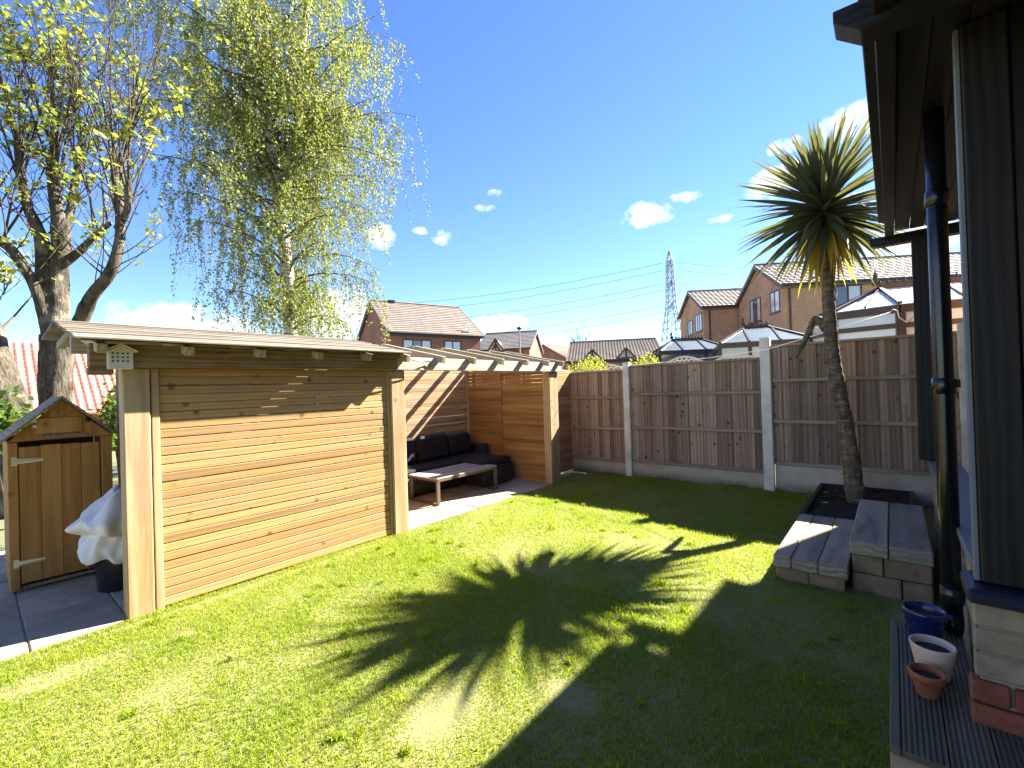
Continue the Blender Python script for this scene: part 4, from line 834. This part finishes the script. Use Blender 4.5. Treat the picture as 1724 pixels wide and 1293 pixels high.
W1 = [M['panepale'], M['pane']]
hA = house('brick_house', 'red brick house with ribbed brown roof above the pergola', (-22.75, 15.99), rad(74.34), 6.42, 6.78, 5.0, 7.42, 'wallA', 'tileA', .26, 'fascia')
window(hA, 'front', .86, 2.75, 3.4, 4.6, M['brownframe'], W1, 3, at=.18); window(hA, 'front', 3.63, 4.85, 3.4, 4.6, M['brownframe'], [M['panepale']], 2, at=.18)
part('eave_shade_strip', MB().box(.02, 6.4, -.03, .0, 4.78, 4.98), M['blueframe'], hA); part('roof_vent', MB().box(1.15, 1.6, 3.2, 3.6, 7.42, 7.55), M['blueframe'], hA, .01)  # dark strip standing in for the shade under the eave
part('flue_pipe', MB().tube([(5.25, .35, 5.2), (5.25, .35, 5.75)], .045, 8).box(5.05, 5.5, .2, .5, 5.24, 5.29), M['steel'], hA)
hB = house('brick_house', 'orange gabled house with grey roof and timbered dormer beyond the pergola', (-29.4, 30.2), rad(26.2), 5.0, 6.54, 5.0, 6.85, 'wallO', 'tileG', .3, 'fascia')
window(hB, 'front', 3.4, 4.4, 3.6, 4.7, M['brownframe'], W1, 2, at=.18)
dm = MB().prism([(1.15, -.15, 4.9), (2.55, -.15, 4.9), (1.85, -.15, 5.85)], (0, 1.2, 0)); dmo = part('dormer', dm, M['cream'], hB)
for (a, b) in (((1.08, 4.85), (1.85, 5.95)), ((2.62, 4.85), (1.85, 5.95)), ((1.5, 4.9), (1.85, 5.5)), ((2.2, 4.9), (1.85, 5.5)), ((1.85, 4.9), (1.85, 5.8))): part('timber', MB().bar((a[0], -.19, a[1]), (b[0], -.19, b[1]), .14, .1, (0, 1, 0)), M['brownframe'], dmo)
house('brick_house', 'low grey roofed wing left of the orange gabled house', (-32.6, 26.3), rad(50), 5.4, 6.0, 4.75, 6.0, 'wallA', 'tileG', .3, 'fascia')
hC = house('brick_house', 'distant house with bright red tiled roofs', (-33.5, 52.2), rad(95), 7.0, 8.0, 5.0, 7.35, 'wallO', 'tileR', .35, 'fascia')
house('brick_house', 'far red roofed house peeping over the long brown roof', (-34.0, 62.0), rad(20), 6.0, 7.0, 5.6, 7.6, 'wallO', 'tileR', .35, 'fascia')
hD = house('long_house', 'long brown pantile roof with two small timber gablets', (-13.3, 20.6), rad(29), 4.9, 7.2, 2.75, 4.05, 'wallE', 'tileD', .22, 'fascia')
for x in (1.3, 3.05):
    gb = part('gablet', MB().prism([(x-.42, .12, 2.85), (x+.42, .12, 2.85), (x, .12, 3.28)], (0, .8, 0)), M['cream'], hD)
    for (a, b) in (((x-.48, 2.82), (x, 3.34)), ((x+.48, 2.82), (x, 3.34)), ((x, 2.85), (x, 3.25))): part('timber', MB().bar((a[0], .09, a[1]), (b[0], .09, b[1]), .08, .06, (0, 1, 0)), M['brownframe'], gb)
hE = house('brick_house', 'large buff brick house with gable behind the palm', (-4.12, 26.4), rad(33.48), 13.0, 6.14, 6.24, 7.98, 'wallE', 'tileE', .27, 'fascia')
window(hE, 'front', 2.51, 3.80, 4.95, 6.05, M['brownframe'], W1[::-1], 2, at=.18); window(hE, 'front', 8.0, 9.6, 4.9, 6.05, M['brownframe'], W1, 2, at=.18)
window(hE, 'gable', 2.75, 4.25, 4.78, 6.15, M['brownframe'], W1, 3, at=.09); window(hE, 'gable', .50, 1.60, 4.95, 6.1, M['fascia'], [M['panepale']], 2, at=.09)
part('downpipe', MB().tube([(.40, .12, 6.15), (.40, .12, 2.0)], .05, 8), M['brownframe'], hE); part('gutter_return', MB().tube([(-.1, -.08, 6.18), (.9, -.08, 6.18)], .065, 8), M['brownframe'], hE)
part('roof_flue', MB().tube([(2.0, .7, 6.5), (2.0, .7, 7.05)], .09, 10), M['steel'], hE)
hF = house('brick_house', 'smaller buff brick house left of the large gabled one', (-9.16, 30.16), rad(36), 5.2, 5.25, 6.24, 7.72, 'wallE', 'tileE', .27, 'fascia')
window(hF, 'gable', 2.35, 3.35, 4.72, 5.75, M['brownframe'], W1, 2, at=.09); window(hF, 'gable', .45, 1.75, 4.75, 5.95, M['brownframe'], [M['panepale']], 3, at=.09)
part('downpipe', MB().tube([(.45, .12, 6.12), (.45, .12, 2.0)], .05, 8), M['blueframe'], hF)
# red pantile roof at the left with separate tiles
lr = thing('pantile_house', 'low house with salmon red pantile roof behind the pollarded tree', 'house', (-26, 1.4, 0), math.pi/2, 'neighbouring houses')
part('wall', MB().box(-6, 6, .35, 7.0, -.05, 1.05), M['wallO'], lr)
rr_ = math.atan2(3.1, 4.4); pitch = .335
part('roof_base', MB().prism([(-6.2, 0, 1.02), (-6.2, 4.4, 4.12), (-6.2, 8.8, 1.02)], (12.4, 0, 0)), M['tileR'], lr)
tmb = MB(); npf = 6
prof = [(.275*i/npf, .035*math.sin(i/npf*2*math.pi)+.035) for i in range(npf+1)]
for yy in (0, .40):
    for (x, z) in prof: tmb.v.append((x, yy, z+.045-(yy*.06)))
for (x, z) in prof: tmb.v.append((x, 0, z+.015))
q = npf+1
for i in range(npf): tmb.f.append((i, i+1, q+i+1, q+i)); tmb.f.append((2*q+i, 2*q+i+1, i+1, i))
tme = tmb.mesh('tile', M['pantile'], False)
for r in range(16):
    for c in range(18):
        s = r*pitch; link('tile', tme, lr, (-2.55+.27*c, s*math.cos(rr_), 1.02+s*math.sin(rr_)+.01), (rr_, 0, 0))
big = MB()
for (ca, cb) in ((-13, 0), (18, 31)):
    for r in range(16):
        for c in range(ca, cb):
            s = r*pitch; b = len(big.v); mt = Matrix.Translation((-2.55+.27*c, s*math.cos(rr_), 1.02+s*math.sin(rr_)+.01)) @ Matrix.Rotation(rr_, 4, 'X')
            big.v += [tuple(mt @ Vector(v)) for v in tmb.v]; big.f += [tuple(b+i for i in f) for f in tmb.f]
o = part('more_tiles', big, M['pantile'], lr); o['kind'] = 'stuff'
part('gutter', MB().tube([(-6.2, -.06, .96), (6.2, -.06, .96)], .08, 8), M['pantile'], lr)
# ------------------------------------------------------------------ conservatories
def conservatory(name, lab, loc, ang, L, Dp, ze, zr, frame, roofm, panem, ridge=(.35, .65), bars=4):
    t = thing(name, lab, 'conservatory', (loc[0], loc[1], 0), ang, 'conservatories of the neighbours'); F = M[frame]
    bx('base_wall', .05, L-.05, .05, Dp, -.05, .6, M['wallE'], t, .01)
    r0, r1, ym = L*ridge[0], L*ridge[1], Dp*.5
    for pts in ([(0, 0, ze), (L, 0, ze), (r1, ym, zr), (r0, ym, zr)], [(0, Dp, ze), (0, 0, ze), (r0, ym, zr)], [(L, 0, ze), (L, Dp, ze), (r1, ym, zr)], [(L, Dp, ze), (0, Dp, ze), (r0, ym, zr), (r1, ym, zr)]):
        part('roof_pane', MB().prism(pts, (0, 0, .025)), M[roofm], t)
    class _B:
        def bar(q, *a): part('glazing_bar', MB().bar(*a), F, t)
    gb = _B()
    for a, b in (((0, 0), (r0, ym)), ((L, 0), (r1, ym)), ((0, Dp), (r0, ym)), ((L, Dp), (r1, ym))): gb.bar((a[0], a[1], ze+.03), (b[0], b[1], zr+.03), .07, .07)
    for i in range(1, bars):
        x = L*i/bars; xr = min(max(x, r0), r1); f = 1.0 if r0 <= x <= r1 else (x/r0 if x < r0 else (L-x)/(L-r1)); gb.bar((x, 0, ze+.03), (xr if f == 1.0 else x, ym*f, ze+.03+(zr-ze)*f), .05, .05)
    for i in range(1, 3): y_ = Dp*i/3; f = min(y_, Dp-y_)/ym; gb.bar((0, y_, ze+.03), (r0*f, y_, ze+.03+(zr-ze)*f), .05, .05)
    part('ridge', MB().bar((r0-.05, ym, zr+.07), (r1+.05, ym, zr+.07), .09, .08), F, t)
    cr = MB()
    for i in range(int((r1-r0)/.13)+1): x = r0+i*.13; cr.lathe([(.012, 0), (.03, .05), (.012, .09), (.004, .13)], 6, (x, ym, zr+.11))
    part('cresting', cr, F, t); part('finial', MB().lathe([(.05, 0), (.06, .06), (.025, .12), (.045, .2), (.012, .3), (.003, .42)], 10, (r0-.05, ym, zr+.1)), F, t, smooth=True)
    part('eave_beam', MB().box(-.06, L+.06, -.06, .04, ze-.14, ze-.003).box(-.06, .04, .041, Dp, ze-.14, ze-.003).box(L-.04, L+.06, .041, Dp, ze-.14, ze-.003), F, t)
    nw = max(3, int(L/.8))
    for i in range(nw+1): x = L*i/nw; part('mullion', MB().box(x-.05, x+.05, 0.0, .07, .6, ze-.142), F, t)
    for i in range(nw):
        x0, x1 = L*i/nw+.051, L*(i+1)/nw-.051; bx('pane', x0, x1, .02, .04, .62, ze-.55, M[panem], t, .002); bx('transom', x0, x1, .005, .06, ze-.549, ze-.47, F, t, .004); bx('pane', x0, x1, .02, .04, ze-.469, ze-.143, M[panem], t, .002)
    nd = max(2, int(Dp/.8))
    for i in range(nd): y0, y1 = .08+(Dp-.08)*i/nd, .08+(Dp-.08)*(i+1)/nd-.05; bx('pane', .02, .04, y0, y1, .62, ze-.143, M[panem], t, .002); part('mullion', MB().box(.0, .07, y1+.001, y1+.049, .6, ze-.142), F, t)
    return t
def bay_conservatory(lab, E_, ridge, ze, zr):
    t = thing('conservatory', lab, 'conservatory', (E_[1][0], E_[1][1], 0), 0, 'conservatories of the neighbours'); F = M['brownframe']
    E_ = [(x-t.location.x, y-t.location.y) for x, y in E_]; R0, R1 = [Vector((x-t.location.x, y-t.location.y, zr)) for x, y in ridge]; n = len(E_)
    class _B:
        def __init__(q, nm): q.nm = nm
        def bar(q, *a): part(q.nm, MB().bar(*a), F, t)
    gb = _B('glazing_bar'); eb = _B('eave_beam'); ml = _B('mullion')
    for i in range(n-1):
        a, b = Vector((*E_[i], ze)), Vector((*E_[i+1], ze)); last = i == n-2
        part('roof_pane', MB().prism([a, b, R1, R0] if last else [a, b, R0], (0, 0, .02)), M['panepoly'], t)
        gb.bar(a+Vector((0, 0, .03)), R0+Vector((0, 0, .03)), .06, .06)
        if last: gb.bar(b+Vector((0, 0, .03)), R1+Vector((0, 0, .03)), .06, .06); gb.bar(a.lerp(b, .45)+Vector((0, 0, .03)), R0.lerp(R1, .4)+Vector((0, 0, .03)), .045, .045)
        else: gb.bar(a.lerp(b, .5)+Vector((0, 0, .03)), R0+Vector((0, 0, .03)), .035, .035)
        eb.bar(a+Vector((0, 0, -.06)), b+Vector((0, 0, -.06)), .1, .12)
        L = (b-a).length; d = (b-a).normalized(); nw = max(1, round(L/.85))
        for k_ in range(nw):
            p0 = a+d*(L*k_/nw); p1 = a+d*(L*(k_+1)/nw); ml.bar((p0.x, p0.y, .55), (p0.x, p0.y, ze-.125), .13, .1, d)
            for z0, z1 in ((.56, 1.9), (1.98, 2.21), (2.29, ze-.13)):
                q0, q1 = p0+d*.07, p1-d*.07; part('pane', MB().bar((q0.x, q0.y, (z0+z1)/2), (q1.x, q1.y, (z0+z1)/2), .02, z1-z0), M['panepale'], t)
            for zz in (1.94, 2.25): ml.bar((p0.x, p0.y, zz), (p1.x, p1.y, zz), .08, .08)
        bw_ = MB().bar((a.x, a.y, .25), (b.x, b.y, .25), .12, .6); part('base_wall', bw_, M['wallE'], t)
    part('ridge', MB().bar(R0+Vector((-.05, 0, .05)), R1+Vector((.05, 0, .05)), .1, .09), F, t)
    cr = MB(); m_ = int((R1-R0).length/.12)
    for i in range(m_): p = R0.lerp(R1, i/m_); cr.lathe([(.012, 0), (.03, .04), (.012, .08), (.004, .12)], 6, (p.x, p.y, zr+.09))
    part('cresting', cr, F, t); part('finial', MB().lathe([(.05, 0), (.06, .05), (.025, .1), (.04, .17), (.012, .25), (.003, .34)], 10, (R0.x-.06, R0.y, zr+.09)), F, t, smooth=True)
bay_conservatory('brown framed conservatory with white hipped roof right of the palm trunk', [(-1.2, 10.75), (-.76, 9.85), (.13, 9.61), (1.9, 9.95)], [(-.13, 10.9), (2.1, 11.6)], 2.58, 3.05)
conservatory('conservatory', 'brown framed conservatory with tinted glass roof against the gabled house', (-4.08, 15.0), rad(19), 2.5, 3.4, 2.60, 3.2, 'brownframe', 'paneteal', 'panepale', (.36, .62), 3)
conservatory('conservatory', 'small navy framed conservatory left of the brown one', (-6.95, 17.4), rad(32), 2.6, 2.8, 2.68, 3.18, 'blueframe', 'paneteal', 'pane', (.3, .75), 3)
# ------------------------------------------------------------------ arched trellis fence beyond
def trellis(x, y, ang, w, z, lab):
    t = thing('trellis_panel', lab, 'trellis', (x, y, 0), ang, 'arched trellis panels beyond the fence')
    bx('board_panel_frame', -w/2, w/2, -.02, .02, z-.06, z, M['cream'], t, .004)
    for i in range(int(w/.1)): bx('board', -w/2+.1*i+.002, -w/2+.1*i+.098, -.008, .008, -.03, z-.062, M['cream'], t, .002)
    arc = [(-w/2+w*i/12, 0, z+.17*math.sin(math.pi*i/12)) for i in range(13)]; part('arch_rail', MB().tube(arc, .02, 6), M['cream'], t)
    lt = MB()
    for i in range(int(w/.09)):
        for s in (-1, 1):
            a = -w/2+.09*i; b = a+s*.18
            za = z; zb = z+.17*max(0, math.sin(math.pi*min(max((b+w/2)/w, 0), 1)))*.98
            if zb > z+.02: lt.bar((a, .006*s, za), (min(max(b, -w/2), w/2), .006*s, zb), .02, .008, (0, 1, 0))
    part('lattice', lt, M['cream'], t)
trellis(-2.50, 10.3, rad(12), 1.0, 1.83, 'cream arched trellis top beside the tall concrete post'); trellis(-3.50, 10.1, rad(12), .9, 1.84, 'cream arched trellis top in front of the navy conservatory'); trellis(-4.35, 8.15, rad(20), .85, 1.68, 'cream arched trellis top beside the golden shrubs')
# ------------------------------------------------------------------ street lamp, pylon, wires
sl = thing('street_lamp', 'slim grey street lamp in front of the orange gabled house', 'street lamp', (-25.06, 31.13, 0))
part('pole', MB().tube([(0, 0, -.05), (0, 0, 6.55)], [.1, .06], 10), M['pylon'], sl); part('lamp_head', MB().lathe([(.07, 6.5), (.22, 6.62), (.26, 6.68), (.12, 6.76), (.02, 6.8)], 14), M['blueframe'], sl, smooth=True)
py = thing('pylon', 'tall steel lattice electricity pylon beyond the houses', 'pylon', (-55.3, 149.0, 0), rad(40))
def sec(z): 
    P = [(0, 4.4), (16, 2.6), (27, 1.25), (41, .85), (45, .08)]
    for (a, b), (c, d) in zip(P, P[1:]):
        if a <= z <= c: return b+(d-b)*(z-a)/(c-a)
legs = MB(); br = MB(); lv_ = [0, 4, 8, 12, 16, 19, 21.5, 24, 26, 28, 30, 32, 34, 36, 38, 40, 41.5, 45]
cs = [(-1, -1), (1, -1), (1, 1), (-1, 1)]
for z0, z1 in zip(lv_, lv_[1:]):
    a, b = sec(z0), sec(z1)
    for i in range(4):
        c, d = cs[i], cs[(i+1) % 4]; legs.bar((c[0]*a, c[1]*a, z0), (c[0]*b, c[1]*b, z1), .22, .22)
        br.bar((c[0]*a, c[1]*a, z0), (d[0]*b, d[1]*b, z1), .12, .12); br.bar((d[0]*a, d[1]*a, z0), (c[0]*b, c[1]*b, z1), .12, .12); br.bar((c[0]*b, c[1]*b, z1), (d[0]*b, d[1]*b, z1), .12, .12)
part('leg_frame', legs, M['pylon'], py); part('bracing', br, M['pylon'], py)
for z in (41.0, 34.2, 26.9):
    for s in (-1, 1):
        arm = MB().bar((0, 0, z-.9), (s*1.1, s*4.2, z), .16, .16).bar((0, 0, z+.5), (s*1.1, s*4.2, z), .16, .16).bar((s*.5, 0, z-.9), (s*1.1, s*4.2, z), .12, .12); part('crossarm', arm, M['pylon'], py)
        part('insulator', MB().tube([(s*1.1, s*4.2, z), (s*1.1, s*4.2, z-1.6)], .12, 6), M['wire'], py)
def wire(a, b, sag, lab):
    a, b = Vector(a), Vector(b); pts = [a.lerp(b, i/24)-Vector((0, 0, sag*4*(i/24)*(1-i/24))) for i in range(25)]; solo('power_line', MB().tube(pts, .065, 4), M['wire'], lab, 'power line', 'power lines on the pylon')
names = ['topmost', 'second highest', 'third', 'fourth', 'fifth', 'lowest']
for i, (zL, zE) in enumerate(((41.0, 57.5), (38.6, 53.0), (34.2, 47.2), (32.0, 43.3), (26.9, 38.5), (24.7, 34.3))):
    wire((-57.0, 147.8, zL), (-286, 99, zE), 8.5, 'power line running left from the pylon, %s of six' % names[i])
for i, (zL, zE) in enumerate(((41.0, 36.4), (38.5, 33.7), (34.3, 29.4), (31.9, 27.2))):
    wire((-53.2, 150.6, zL), (1, 183, zE), 2.0, 'power line running right from the pylon, %s of four' % ['topmost', 'second highest', 'third', 'lowest'][i])
# bare winter tree far behind the long roof
wt = thing('bare_tree', 'leafless tree crown showing over the long brown roof', 'tree', (-32, 56, 0)); wm = MB()
random.seed(3)
def tw_(p, d, L, r, k):
    q = p+d*L; wm.tube([tuple(p), tuple(q)], [r, r*.65], 4, cap=False)
    if k:
        for i in range(3): tw_(p.lerp(q, U(.6, 1)), (d+Vector((U(-.7, .7), U(-.7, .7), U(-.1, .5)))).normalized(), L*U(.55, .8), r*.55, k-1)
tw_(Vector((0, 0, 0)), Vector((0, 0, 1)), 3.6, .2, 5); part('branches', wm, M['twig'], wt)
